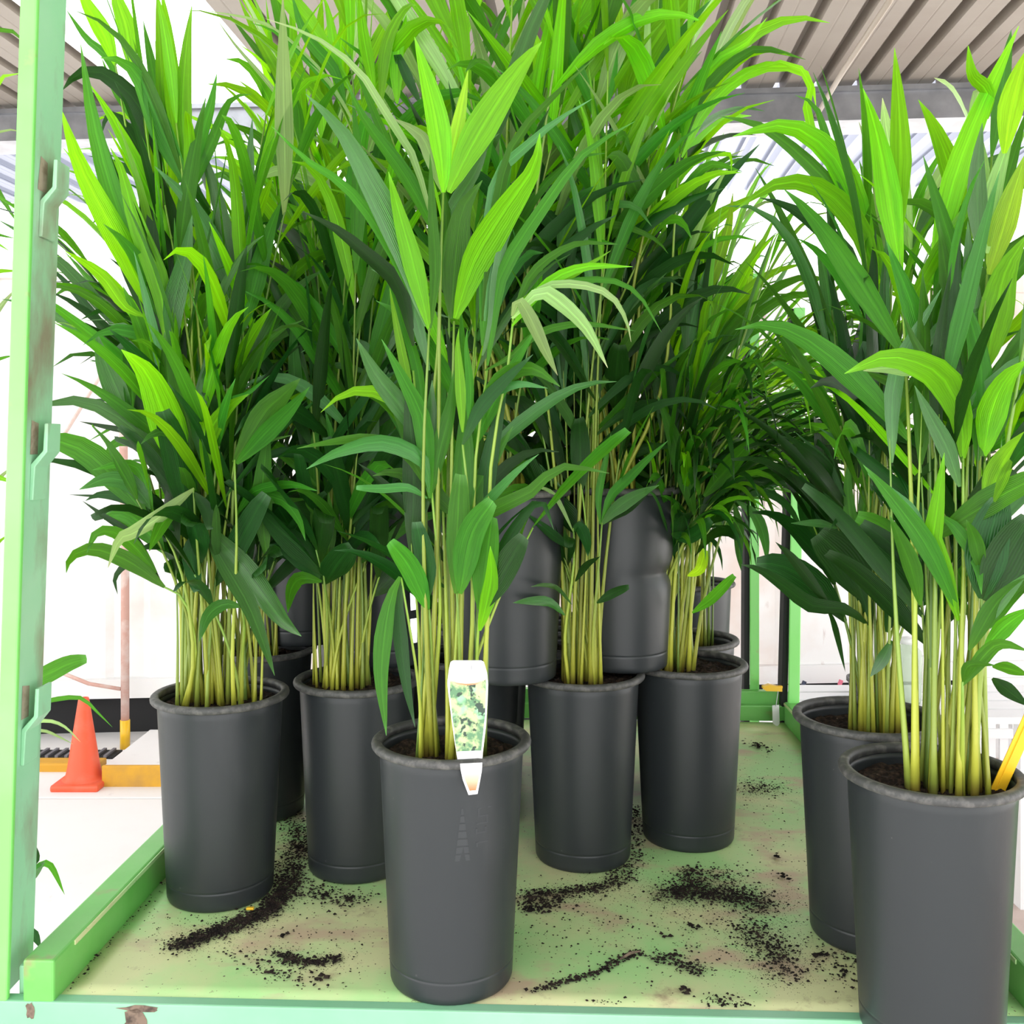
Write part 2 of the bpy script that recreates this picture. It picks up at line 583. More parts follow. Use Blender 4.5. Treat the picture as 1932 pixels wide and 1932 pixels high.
A0 = 0.579 - 0.165 - 0.2 * 30
for k in range(15):
    a0 = A0 + 0.8 * k
    sky_strip = k == 4
    roof_sheet(a0, 4, -0.9, 5.30, M['skylight'] if sky_strip else M['roof'], 'skylight_sheet' if sky_strip else 'roof_sheet')
    roof_sheet(a0, 4, 5.27, 7.3, M['skylight'] if sky_strip else M['polycarb'], 'skylight_sheet', ROOFZ + 0.005)
pm = MB()
pm.hexa([rf(a, b, z) for z in (2.53, 2.665) for a, b in ((-5.6, 5.13), (6.4, 5.13), (6.4, 5.15), (-5.6, 5.15))])
pm.hexa([rf(a, b, z) for z in (2.52, 2.532) for a, b in ((-5.6, 5.12), (6.4, 5.12), (6.4, 5.36), (-5.6, 5.36))])
pm.hexa([rf(a, b, z) for z in (2.665, 2.69) for a, b in ((-5.6, 5.105), (6.4, 5.105), (6.4, 5.30), (-5.6, 5.30))])
pm.build('purlin', M['steel'], ceiling)
cd = MB()
cd.tube([pix(1690, -40, 3.6), pix(1680, 0, 3.72), pix(1590, 135, 4.43), pix(1530, 236, 5.16)], 0.013, 8)
cd.build('conduit', M['conduit'], ceiling, smooth=True)

# ------------------------------------------------------------------ trolley
TA = math.radians(-2.3)
TO = V((0.04, 1.6, 0))


def tr(p):
    u, v, z = p
    return TO + V((u * math.cos(TA) - v * math.sin(TA), u * math.sin(TA) + v * math.cos(TA), z))


trolley = empty('nursery_trolley', TO, 'green painted steel nursery trolley with a soil-strewn deck carrying the potted palms', 'trolley')
HW, FR, BK = 0.754, -0.066, 1.53
# deck sheet with slight dents
nx, ny = 44, 44
vs_, fs = [], []
for j in range(ny + 1):
    for i in range(nx + 1):
        u = -HW + 2 * HW * i / nx
        v = FR + (BK - FR) * j / ny
        z = -0.0015 + 0.0022 * noise.noise(V((u * 4, v * 4, 0)))
        vs_.append(tr((u, v, min(z, 0.0))))
for j in range(ny):
    for i in range(nx):
        k = j * (nx + 1) + i
        fs.append((k, k + 1, k + nx + 2, k + nx + 1))
dk = MB().add(vs_, fs).build('deck', M['deck'], trolley, smooth=True)
so = dk.modifiers.new('thickness', 'SOLIDIFY')
so.thickness = 0.003
so.offset = -1
# front rail: face, lip and flange beneath
MB().box((-0.03, FR - 0.012, -0.0275), (2 * HW + 0.17, 0.024, 0.055), tr).build('front_rail', M['frontpaint'], trolley, bevel=0.003)
MB().box((0, FR + 0.01, -0.075), (2 * HW + 0.08, 0.03, 0.038), tr).build('lower_flange', M['rail'], trolley, bevel=0.002)
# bare patch and nicks on the front rail: thin flakes where the paint is gone
def patch(cx, cz, rx, rz, seed, name='bare_patch'):
    rr = random.Random(seed)
    pts = []
    n = 14
    for k in range(n):
        th = 2 * math.pi * k / n
        q = rr.uniform(0.65, 1.15)
        zz = max(min(cz + rz * q * math.sin(th), -0.001), -0.054)
        pts.append(tr((cx + rx * q * math.cos(th), FR - 0.0246, zz)))
    MB().add(pts, [list(range(n))]).build(name, M['rust'], trolley)
patch(-0.617, -0.007, 0.036, 0.006, 3)
patch(-0.625, -0.036, 0.022, 0.027, 5)
patch(-0.790, -0.014, 0.008, 0.016, 9)
patch(-0.757, -0.049, 0.010, 0.007, 11)
# side rails (square tube with a welded seam groove)
for s in (-1, 1):
    u0 = s * (HW + 0.025)
    MB().box((u0, (FR + BK) / 2 - 0.012, 0.022), (0.050, BK - FR + 0.02, 0.084), tr).build('side_rail', M['rail'], trolley, bevel=0.004)
    MB().box((s * (HW + 0.001), (FR + BK) / 2 + 0.02, 0.058), (0.006, BK - FR - 0.05, 0.007), tr).build('seam_strip', M['deck'], trolley)
MB().box((0, BK + 0.016, 0.026), (2 * HW + 0.04, 0.03, 0.048), tr).build('back_rail', M['rail'], trolley, bevel=0.003)
MB().box((0, BK + 0.040, 0.062), (2 * HW + 0.04, 0.03, 0.055), tr).build('back_rail', M['rail'], trolley, bevel=0.003)


def post(name, a, b, wx, dy, m, z0=GROUND, z1=1.8):
    """Upright from a to b (px, py, depth of the front left edge), a flat bar wx wide and dy deep."""
    p, q = pix(*a), pix(*b)
    d = (q - p) / (q.z - p.z)
    lo, hi = p + d * (z0 - p.z), p + d * (z1 - p.z)
    mb = MB()
    pts = []
    for c in (lo, hi):
        pts += [c, c + V((wx, 0.0, 0)), c + V((wx + 0.0, dy, 0)), c + V((0, dy, 0))]
    mb.hexa(pts)
    return mb.build(name, m, trolley, bevel=0.003), d


# left front upright: bright face to the front, brackets on its inner face
post('upright_face', (-6, 1433, 1.544), (37, 0, 1.544), 0.0268, 0.012, M['green'], z0=-0.002)
lp, ld = post('upright', (19, 1433, 1.556), (69, 0, 1.556), 0.0022, 0.097, M['mint'], z0=-0.002)
for cy_, sz in ((365, 1.0), (872, 1.0), (1382, 1.0)):
    # strap bracket: welded flat below, jogs out and stands off above
    base = pix(19 + 50 * (1433 - cy_) / 1433.0, cy_, 1.556) + V((0.0022, 0.0, 0))
    prof = [(0.0, -0.062), (0.006, -0.062), (0.0075, -0.008), (0.026, 0.016), (0.026, 0.062), (0.020, 0.062), (0.019, 0.018), (0.0, -0.004)]
    v0, v1 = [], []
    for (dx, dz) in prof:
        c = base + ld * dz
        v0.append(V((c.x + dx, c.y + 0.028, c.z)))
        v1.append(V((c.x + dx, c.y + 0.074, c.z)))
    n = len(prof)
    f_ = [(0, 1, 2, 7), (7, 2, 3, 6), (6, 3, 4, 5)]
    fs = [tuple(reversed(f)) for f in f_] + [tuple(i + n for i in f) for f in f_] + [(i, (i + 1) % n, (i + 1) % n + n, i + n) for i in range(n)]
    MB().add(v0 + v1, fs).build('shelf_bracket', M['mint'], trolley, bevel=0.0015)
    # soot-brown grime held in the bracket's throat
    g0 = base + ld * 0.012
    pts = [g0 + V((0.0006, 0.022 + R.uniform(-.004, .004), 0)), g0 + V((0.0006, 0.05, 0)) , g0 + V((0.0006, 0.05, 0)) + ld * 0.05, g0 + V((0.0006, 0.026, 0)) + ld * 0.055]
    MB().add(pts, [(0, 1, 2, 3)]).build('grime_stain', M['grime'], trolley)
# corner gusset where upright meets deck
MB().box((-HW - 0.045, FR + 0.02, 0.012), (0.05, 0.035, 0.06), tr).build('corner_gusset', M['mint'], trolley, bevel=0.004)
# right rear uprights
post('upright', (1474, 1330, 3.10), (1483, 990, 3.10), 0.020, 0.05, M['dark'], z1=1.3)
post('upright_face', (1487, 1330, 3.08), (1492, 990, 3.08), 0.036, 0.006, M['green'], z1=1.3)
post('upright', (1404, 1305, 3.16), (1405, 990, 3.16), 0.018, 0.05, M['dark'], z1=1.42)
post('upright_face', (1415, 1305, 3.15), (1415, 990, 3.15), 0.030, 0.006, M['green'], z1=1.42)
# right front upright, just outside the picture
MB().box((HW + 0.05, FR, 0.5), (0.04, 0.05, 2.5), tr).build('upright', M['green'], trolley, bevel=0.003)

# ------------------------------------------------------------------ palms
RP, RT, RB, HP = 0.1315, 0.119, 0.100, 0.39


def pot_parts(P, dent=False, mark=False):
    c = P['c']
    k = P.get('hs', 1.0)
    H = HP * k
    S = P['soil'] * k

    def bmp(r, z, th):
        d = 0.0
        if dent and 0.16 < z < 0.24:
            d -= 0.010 * math.exp(-((z - 0.205) / 0.018) ** 2) * max(0, math.cos(th - math.radians(-20))) ** 2
        return d

    t = lambda z: RB + (RT - RB) * (z / H)
    prof = [(0.0005, 0.004), (0.05, 0.004), (0.092, 0.003), (0.0955, 0.0), (0.0975, 0.0005), (0.0990, 0.0025), (t(0.006), 0.006), (t(0.012), 0.012), (t(0.031), 0.031), (t(0.0345), 0.0345), (t(0.0355) - 0.0009, 0.0355), (t(0.0365), 0.0365), (t(0.040), 0.040)]
    zs = [0.10, 0.15, 0.17, 0.185, 0.20, 0.205, 0.21, 0.22, 0.235, 0.26, 0.32, H - 0.03, H - 0.014]
    prof += [(t(z), z) for z in zs]
    inner = [(RT - 0.002, H - 0.012)]
    z = H - 0.018
    while z > S - 0.012:                            # moulded steps inside the lip
        inner += [(t(z) - 0.004, z), (t(z) - 0.0058, z - 0.004)]
        z -= 0.008
    prof += inner + [(t(S) - 0.006, S - 0.02)]
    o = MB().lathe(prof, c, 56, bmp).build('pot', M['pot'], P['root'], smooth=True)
    rim = []
    for i in range(9):
        a = -0.6 * math.pi + i * 1.25 * math.pi / 8
        rim.append((RP - 0.0075 + 0.0075 * math.cos(a), H - 0.0075 + 0.0075 * math.sin(a)))
    rim += [(RT - 0.0035, H - 0.002), (RT - 0.0035, H - 0.014)]
    MB().lathe(rim, c, 56, close=True).build('rim', M['rim'], o, smooth=True)
    # soil surface: lumpy disc
    mb = MB()
    rr = random.Random(P['seed'])
    rmax = t(S) - 0.005
    prof_n = 13
    seg = 52
    vs_, fs = [c + V((0, 0, S))], []
    for i in range(1, prof_n + 1):
        r = rmax * i / prof_n
        for q in range(seg):
            th = 2 * math.pi * (q + 0.5 * (i % 2)) / seg
            jj = rr.uniform(-0.0035, 0.0045) if i < prof_n else -0.004
            zz = S + jj + 0.006 * noise.noise(V((r * 30 * math.cos(th), r * 30 * math.sin(th), P['seed'])))
            vs_.append(c + V((r * math.cos(th), r * math.sin(th), zz)))
    for q in range(seg):
        fs.append((0, 1 + q, 1 + (q + 1) % seg))
    for i in range(prof_n - 1):
        for q in range(seg):
            a, b = 1 + i * seg + q, 1 + i * seg + (q + 1) % seg
            fs.append((a, a + seg, b + seg, b))
    mb.add(vs_, fs).build('soil', M['soil'], P['root'])
    if mark:
        # faint raised moulding marks: a narrow triangle and three upright characters
        def onwall(px, py, off=0.00035):
            zz = CAMZ - (py - CY) / F * 1.51
            r = t(zz) + off
            X = (px - CX) / F * 1.51 - c.x
            return c + V((X, -math.sqrt(max(r * r - X * X, 1e-6)), zz))

        def stroke(quad, nm):
            q = [onwall(*p) for p in quad]
            q2 = [onwall(*p, off=-0.001) for p in quad]
            MB().hexa(q2[::-1] + q[::-1]).build(nm, M['mark'], o)
        for i in range(7):
            y0 = 1527 + i * 15
            w0, w1 = 1.5 + i * 1.9, 1.5 + (i + 1) * 1.9 - 0.6
            stroke([(872 - w0, y0), (872 + w0, y0), (872 + w1, y0 + 12), (872 - w1, y0 + 12)], 'moulded_mark')
        for (a0, b0, a1, b1) in ((901, 1530, 926, 1533), (901, 1530, 904, 1547), (901, 1545, 918, 1548), (917, 1545, 920, 1562), (898, 1559, 920, 1562),
                                 (897, 1569, 900, 1581), (897, 1577, 917, 1580), (914, 1568, 917, 1580),
                                 (898, 1596, 920, 1599), (898, 1596, 901, 1605)):
            stroke([(a0, b0), (a1, b0), (a1, b1), (a0, b1)], 'moulded_letter')
    return o


def resample(pts, n):
    """Catmull-Rom through pts, n+1 even steps."""
    pts = [V(p) for p in pts]
    if len(pts) == 2:
        pts = [pts[0], (pts[0] + pts[1]) / 2, pts[1]]
    ext = [pts[0] * 2 - pts[1]] + pts + [pts[-1] * 2 - pts[-2]]
    fine = []
    for i in range(len(pts) - 1):
        p0, p1, p2, p3 = ext[i:i + 4]
        for k in range(8):
            t = k / 8
            fine.append(0.5 * ((2 * p1) + (p2 - p0) * t + (2 * p0 - 5 * p1 + 4 * p2 - p3) * t * t + (3 * p1 - p0 - 3 * p2 + p3) * t ** 3))
    fine.append(pts[-1])
    d = [0.0]
    for i in range(1, len(fine)):
        d.append(d[-1] + (fine[i] - fine[i - 1]).length)
    out, j = [], 0
    for k in range(n + 1):
        s = d[-1] * k / n
        while j < len(d) - 2 and d[j + 1] < s:
            j += 1
        u = (s - d[j]) / max(d[j + 1] - d[j], 1e-9)
        out.append(fine[j].lerp(fine[j + 1], min(max(u, 0), 1)))
    return out


def wprof(t, blunt):
    a = 0.16 + 0.84 * min(1, (t / 0.36)) ** 0.75 if t < 0.36 else 1.0
    if t > 0.36:
        q = (t - 0.36) / 0.64
        a = 1 - (1 - (0.45 if blunt else 0.02)) * q ** (3.0 if blunt else 1.7)
    return a


def add_leaf(parent, pts, wmax, wvecs, pal, n=8, fold=0.25, blunt=False):
    """One leaflet: a strip folded along its midrib, three vertices across."""
    pts = resample(pts, n)
    vs_, fs, uv = [], [], []
    for i, p in enumerate(pts):
        t = i / n
        tg = (pts[min(i + 1, n)] - pts[max(i - 1, 0)]).normalized()
        wv = wvecs(t, p, tg)
        wv = (wv - tg * wv.dot(tg))
        wv = wv.normalized() if wv.length > 1e-5 else tg.orthogonal().normalized()
        nn = tg.cross(wv)
        h = wmax * 0.5 * wprof(t, blunt)
        vs_ += [p - wv * h + nn * h * fold, p, p + wv * h + nn * h * fold]
        uv += [(0, t), (0.5, t), (1, t)]
    for i in range(n):
        a = 3 * i
        fs += [(a, a + 1, a + 4, a + 3), (a + 1, a + 2, a + 5, a + 4)]
    mb = MB()
    mb.add(vs_, fs)
    return mb.build('leaf', LEAF[pal], parent, smooth=True, uv=uv)


def add_stem(P, pts, r0, r1, m=None):
    pts = resample(pts, 9)
    rs = [r0 + (r1 - r0) * i / 9.0 for i in range(10)]
    rs[0] *= 1.25
    return MB().tube(pts, rs, 6).build('stem', m or M['stem'], P['root'], smooth=True)


PLANTS = {}


def palm(key, x, y, z, label, soil=0.36, clump=(0, -0.01), cr=0.05, seed=1, hs=1.0, group='potted palms on the trolley', **kw):
    root = empty('potted_palm', (x, y, z), label, 'plant', group)
    P = dict(c=V((x, y, z)), root=root, soil=soil, clump=V((clump[0], clump[1], 0)), cr=cr, seed=seed, hs=hs)
    PLANTS[key] = P
    pot_parts(P, **kw)
    return P


def soil_point(P, rr, px=None):
    a, q = rr.uniform(0, 2 * math.pi), math.sqrt(rr.uniform(0, 1))
    p = P['c'] + P['clump'] + V((P['cr'] * q * math.cos(a), 0.75 * P['cr'] * q * math.sin(a), P['soil'] * P['hs'] - 0.006))
    if px is not None:
        p.x = (px - CX) / F * p.y
    return p


def frond(P, rr, base, az, h, lean, nl, L, Wd, droop, pal, t0=0.5, curl=1.7, ang=(50, 6), blunt=False, r0=0.0048, arch=0.0):
    out = V((math.cos(az), math.sin(az), 0))
    up = V((0, 0, 1))
    sv = out.cross(up).normalized()
    bend = rr.uniform(-0.05, 0.05)

    def sp(t):
        return base + up * (h * (t - arch * t ** 3)) + out * (lean * h * t ** curl) + sv * (bend * h * t * t)
    st = add_stem(P, [sp(i / 7) for i in range(8)], r0, 0.0016, rr.choice((M['stem'], M['stem'], M['stemg'])))
    side = rr.choice((-1, 1))
    for i in range(nl):
        u = i / max(nl - 1, 1)
        t = t0 + (1 - t0) * u
        p = sp(t)
        tg = (sp(min(t + 0.02, 1.02)) - sp(t - 0.02)).normalized()
        side = -side
        a = math.radians(ang[0] + (ang[1] - ang[0]) * u + rr.uniform(-9, 9))
        d = (tg * math.cos(a) + sv * side * math.sin(a) + out * rr.uniform(-0.05, 0.22)).normalized()
        fn = sv.cross(tg)
        tw = rr.uniform(-0.8, 0.8)
        w0 = (fn.cross(d)).normalized()
        w0 = (w0 * math.cos(tw) + fn * math.sin(tw)).normalized()
        l_ = L * rr.uniform(0.75, 1.15) * (0.72 + 0.5 * math.sin(math.pi * (0.12 + 0.7 * u)))
        q, pts = p.copy(), [p.copy()]
        dr = droop * rr.choice((0.4, 0.8, 1.2, 1.8, 2.6))
        for k in range(6):
            d = (d + V((0, 0, -1)) * dr * 1.9 * ((k + 0.5) / 6) ** 1.7 + V((rr.uniform(-1, 1), rr.uniform(-1, 1), rr.uniform(-1, 1))) * 0.03).normalized()
            q = q + d * (l_ / 6)
            pts.append(q.copy())
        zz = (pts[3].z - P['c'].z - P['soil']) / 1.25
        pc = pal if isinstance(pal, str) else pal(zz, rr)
        tws = rr.uniform(-1.0, 1.0)
        add_leaf(st, pts, Wd * rr.uniform(0.62, 1.15), lambda tt, pp, g, w0=w0, tws=tws: w0 * math.cos(tws * tt) + g.cross(w0) * math.sin(tws * tt), pc, fold=rr.uniform(0.12, 0.4), blunt=blunt)
    return st


def pal_std(zz, rr):  # young tops lighter; light from above also put into these height-based palettes
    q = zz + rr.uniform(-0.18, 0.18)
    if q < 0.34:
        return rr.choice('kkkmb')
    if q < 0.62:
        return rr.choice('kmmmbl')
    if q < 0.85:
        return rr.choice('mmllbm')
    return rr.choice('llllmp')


def pal_dark(zz, rr):  # inner palms: part of their shade is put into darker leaf colours
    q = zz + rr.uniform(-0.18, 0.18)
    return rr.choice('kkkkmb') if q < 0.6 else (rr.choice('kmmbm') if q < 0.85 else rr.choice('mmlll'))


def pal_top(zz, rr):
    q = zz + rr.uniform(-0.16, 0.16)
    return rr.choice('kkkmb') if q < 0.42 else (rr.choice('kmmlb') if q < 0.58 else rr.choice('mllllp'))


def fill(key, n, h=(0.55, 1.15), lean=(0.04, 0.22), nl=(6, 9), L=0.32, Wd=0.036, droop=0.16, pal=pal_std, azs=None, low=4, seed=0, t0=0.55, **kw):
    P = PLANTS[key]
    rr = random.Random(P['seed'] * 31 + seed)
    for i in range(n):
        az = rr.uniform(0, 2 * math.pi) if azs is None else math.radians(rr.uniform(*azs))
        hh = h[0] + (h[1] - h[0]) * ((i + rr.random()) / n)
        b = soil_point(P, rr)
        frond(P, rr, b, az, hh, rr.uniform(*lean), rr.randint(*nl), L, Wd, droop, pal, t0=t0, **kw)
    for i in range(low):                          # short juvenile fronds with broad blunt leaflets
        az = rr.uniform(0, 2 * math.pi) if azs is None else math.radians(rr.uniform(*azs))
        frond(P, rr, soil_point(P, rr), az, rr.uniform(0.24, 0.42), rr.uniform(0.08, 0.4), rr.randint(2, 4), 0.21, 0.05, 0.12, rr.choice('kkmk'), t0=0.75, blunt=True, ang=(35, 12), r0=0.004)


def canes(key, pxs, pytop, seed=3, lean=0.0, r=0.0046):
    """Bare canes seen at the pot: base columns pxs (pixels), rising to about pytop."""
    P = PLANTS[key]
    rr = random.Random(seed)
    for px in pxs:
        b = soil_point(P, rr, px)
        top = b + V((rr.uniform(-0.02, 0.02) + lean, rr.uniform(-0.02, 0.03), (rr.uniform(0.85, 1.2)) * (pytop - 0)))
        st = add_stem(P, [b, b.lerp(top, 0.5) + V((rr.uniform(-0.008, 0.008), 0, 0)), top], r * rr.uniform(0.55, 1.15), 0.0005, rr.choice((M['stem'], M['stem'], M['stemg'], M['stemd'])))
        # a spear leaf closing the cane
        d = V((rr.uniform(-0.25, 0.25), rr.uniform(-0.2, 0.2), 1)).normalized()
        l_ = rr.uniform(0.16, 0.28)
        wx = V((1, rr.uniform(-.5, .5), 0))
        lo = b.lerp(top, 0.86)
        add_leaf(st, [lo, top + d * l_ * 0.3, top + d * l_ + V((rr.uniform(-0.04, 0.04), 0, -0.01))], rr.uniform(0.022, 0.04), lambda t, p, g: wx, rr.choice('kmmb'), fold=0.25)


CR = {'8': (500, 0, 0.466), '7': (1250, 0, 0.3624), '6': (1500, 500, 0.4142), '1': (0, 0, 0.3623), '2': (0, 650, 0.3881), '3': (1330, 850, 0.3116),
      '9': (380, 0, 0.2174), '5': (950, 0, 0.2588), 'r': (1240, 250, 0.44), '4': (430, 650, 0.3468), '0': (0, 0, 1.0), 'b': (850, 700, 0.3364)}


def hero(key, crop, stem, leaves, depth=0.0, px=None, r0=0.0048, seed=0, m=None):
    """A frond traced by hand from the photograph: its cane (points above the soil) and its leaflets (points base to tip, width, colour, depth of the tip)."""
    P = PLANTS[key]
    rr = random.Random(hash_s(key + crop + str(stem) + str(seed)))
    ox, oy, s = CR[crop]
    b = soil_point(P, rr, px)
    z0 = b.y
    n = len(stem)
    pts = [b]
    for i, (cx_, cy_) in enumerate(stem):
        pts.append(pix(ox + cx_ * s, oy + cy_ * s, z0 + depth * (i + 1) / n))
    st = add_stem(P, pts, r0, 0.0018, m)
    zt = z0 + depth
    for lf in leaves:
        lp_, wd, pc = lf[0], lf[1], lf[2]
        dz = lf[3] if len(lf) > 3 else rr.uniform(-0.10, 0.05)
        bl = len(lf) > 4
        q = []
        m_ = len(lp_)
        for i, (cx_, cy_) in enumerate(lp_):
            q.append(pix(ox + cx_ * s, oy + cy_ * s, zt + dz * (i / (m_ - 1)) ** 1.3))
        tw = rr.uniform(-0.55, 0.55)

        def wv(t, p, g):
            view = (p - V((0, 0, CAMZ))).normalized()
            a = g.cross(view)
            a = a.normalized() if a.length > 1e-4 else V((1, 0, 0))
            return a * math.cos(tw) + view * math.sin(tw)
        add_leaf(st, q, wd * s / F * zt / max(math.cos(tw), 0.7), wv, pc, n=10, fold=rr.uniform(0.12, 0.32) * rr.choice((-1, 1)), blunt=bl)
    return st


def hash_s(s):
    h = 7
    for ch in s:
        h = (h * 131 + ord(ch)) % 1000003
    return h


G1 = 'potted palms standing on the deck'
G2 = 'potted palms stacked on the rims of others'
palm('F', -0.0997, 1.627, 0.0, 'palm in the grey front-edge pot with a white picture tag on its rim', 0.362, (-0.005, -0.015), 0.045, 11, group=G1, mark=True)
palm('L', -0.570, 1.93, 0.0, 'bushy palm with many yellow canes in a dark pot beside the left rail', 0.368, (-0.01, 0.0), 0.075, 12, group=G1)
palm('P2', -0.321, 2.05, 0.0, 'palm in a dark pot between the left rail pot and the front tagged pot', 0.374, (-0.015, -0.02), 0.055, 13, group=G1)
palm('M', 0.151, 2.10, 0.0, 'palm in a dark pot behind the tagged one, carrying two stacked pots', 0.374, (-0.002, -0.05), 0.045, 14, group=G1)
palm('RM', 0.393, 2.20, 0.0, 'palm in a dark pot with feathery fronds drooping toward the rear green uprights', 0.372, (-0.06, -0.03), 0.045, 15, group=G1)
palm('R', 0.624, 1.47, 0.0, 'large palm in the near right pot with a yellow stake in its soil', 0.362, (0.025, -0.015), 0.065, 16, group=G1)
palm('RB', 0.638, 1.765, 0.0, 'palm in a dark pot partly hidden behind the pot with the yellow stake', 0.358, (0.01, 0.0), 0.05, 17, group=G1)
palm('P3', -0.10, 2.28, 0.0, 'shadowed palm pot under the stacked pot behind the tagged front palm', 0.36, seed=18, group=G1)
palm('P4', 0.437, 2.475, 0.0, 'palm pot just behind the feathery palm, rim showing past its right side', 0.36, (-0.06, 0), 0.04, seed=19, group=G1)
palm('P6', -0.60, 2.36, 0.0, 'shadowed palm pot hidden behind the bushy left palm', 0.36, seed=20, group=G1)
palm('P7', -0.33, 2.42, 0.0, 'shadowed palm pot at the back behind the second pot from the left rail', 0.36, seed=21, group=G1)
palm('P5', 0.53, 2.93, 0.0, 'grey palm pot at the back of the deck beside the bright green upright', 0.36, seed=22, hs=1.2, group=G1)
palm('A', -0.008, 2.06, HP, 'stacked palm with grey pot raised directly behind the tagged front palm', 0.365, (-0.01, 0.03), 0.05, 23, group=G2)
palm('B', 0.240, 2.165, HP, 'stacked palm with dented grey pot raised between the two middle dark pots', 0.365, (-0.02, 0.0), 0.05, 24, group=G2, dent=True)
palm('C', -0.52, 2.44, HP, 'stacked palm in a dark pot showing between the two left palms', 0.365, seed=25, group=G2)
palm('D', -0.285, 2.215, HP, 'stacked palm in a dark pot with a shiny label behind the front palm canes', 0.365, (0, 0.03), seed=26, group=G2)
for bx_, by_ in ((0.165, 2.42), (-0.075, 2.60), (0.20, 2.72), (-0.42, 2.73), (-0.16, 2.88)):  # back row added to close foliage gaps and block light from behind
    palm('H%.2f' % by_, bx_, by_, 0.0, 'palm of the shadowed back row, its pot hidden by the pots in front', 0.36, seed=int(by_ * 100), group='hidden back row palms')
palm('G', -1.36, 2.35, GROUND, 'palm on the ground outside the trolley, leaf tips showing past the left upright', 0.36, seed=27, group='palms standing on the ground')

# --- front palm, traced
hero('F', '8', [(690, 2400), (703, 1700), (708, 1200), (722, 780)], [
    ([(722, 780), (715, 650), (680, 430), (605, 150)], 95, 'l', -0.06), ([(735, 760), (770, 560), (800, 400), (822, 285)], 62, 'y', -0.03),
    ([(745, 780), (830, 600), (950, 400), (1060, 240), (1120, 170)], 128, 'l', -0.10), ([(720, 780), (650, 580), (590, 520), (520, 480)], 60, 'p', 0.05)], -0.06, 803, 0.0055)
hero('F', '8', [(640, 2500), (655, 1900), (700, 1400), (712, 940)], [
    ([(712, 1000), (670, 900), (560, 700), (400, 480), (330, 330)], 62, 'm', -0.02), ([(690, 940), (600, 640), (500, 480), (380, 290), (200, 150), (0, 75)], 34, 'p', -0.1),
    ([(690, 900), (560, 700), (470, 520), (380, 300), (310, 180)], 40, 'm', 0.0), ([(712, 1000), (740, 880), (850, 700), (900, 580), (950, 540)], 56, 'b', 0.03),
    ([(700, 900), (560, 720), (500, 600), (440, 480), (330, 420)], 40, 'b', 0.06)], -0.03, 797)
hero('F', '8', [(760, 2500), (755, 1900), (765, 1300)], [
    ([(770, 1290), (850, 1050), (970, 850), (1085, 680), (1112, 540)], 130, 'l', -0.10), ([(755, 1290), (770, 1050), (800, 850), (880, 730)], 118, 'm', -0.02),
    ([(760, 1290), (830, 1100), (900, 900), (960, 750), (950, 560)], 60, 'm', 0.06), ([(760, 1290), (720, 1050), (735, 900), (710, 700)], 60, 'm', 0.05)], -0.05, 862, 0.0055)
hero('F', '8', [(650, 2500), (640, 1900), (665, 1330)], [
    ([(665, 1330), (610, 1100), (540, 850), (500, 695)], 84, 'l', -0.08), ([(670, 1330), (690, 1100), (680, 900), (668, 620)], 50, 'm', 0.02),
    ([(655, 1320), (560, 1000), (430, 740), (310, 530), (165, 380)], 112, 'b', -0.12), ([(650, 1300), (480, 960), (330, 760), (170, 650), (25, 510)], 48, 'm', -0.1)], -0.08, 815)
hero('F', '8', [(660, 2600), (640, 2000), (600, 1500)], [
    ([(600, 1400), (540, 1160), (420, 1040), (290, 930), (150, 855)], 66, 'k', -0.06), ([(610, 1700), (560, 1450), (520, 1250), (505, 1165)], 40, 'l', -0.05),
    ([(660, 1820), (560, 1660), (450, 1520), (370, 1370)], 84, 'b', -0.10), ([(650, 1800), (620, 1500), (540, 1250), (480, 1100)], 46, 'm', 0.03),
    ([(665, 1500), (600, 1250), (540, 1150), (430, 1090)], 50, 'b', 0.0)], -0.02, 792)
hero('F', '8', [(900, 2500), (915, 1880), (1000, 1400), (1005, 1290)], [
    ([(1000, 1320), (1140, 1150), (1290, 1080), (1490, 1080)], 45, 'l', -0.04), ([(1000, 1290), (1110, 1185), (1200, 1230), (1300, 1330), (1388, 1490)], 62, 'p', -0.12),
    ([(1000, 1280), (1025, 1215), (1080, 1300), (1140, 1430), (1185, 1520)], 56, 'p', -0.14), ([(1010, 1290), (1110, 1170), (1250, 1150), (1390, 1190), (1460, 1290), (1482, 1385)], 34, 'p', -0.1),
    ([(1020, 1270), (1120, 1170), (1350, 1130), (1500, 1180), (1605, 1345)], 28, 'm', -0.06), ([(1000, 1300), (1060, 1210), (1250, 1110), (1400, 1015)], 40, 'l', 0.02),
    ([(1000, 1310), (1080, 1110), (1250, 990), (1430, 990)], 38, 'm', 0.05)], -0.08, 905)
hero('F', '8', [(840, 2500), (850, 1900), (900, 1500)], [
    ([(900, 1480), (950, 1130), (1030, 980), (1130, 830), (1290, 620), (1500, 490)], 58, 'm', -0.1), ([(880, 1300), (930, 900), (1000, 600), (1150, 410), (1335, 235)], 48, 'm', -0.05),
    ([(890, 1300), (930, 760), (1050, 600), (1180, 490), (1325, 400)], 56, 'b', -0.06), ([(880, 1400), (900, 1100), (960, 850), (1000, 650)], 60, 'm', 0.02),
    ([(880, 1440), (920, 1300), (960, 1000), (1060, 800)], 50, 'b', -0.02), ([(890, 1500), (1000, 1440), (1100, 1350), (1280, 1310), (1500, 1340)], 34, 'm', -0.04)], -0.02, 880)
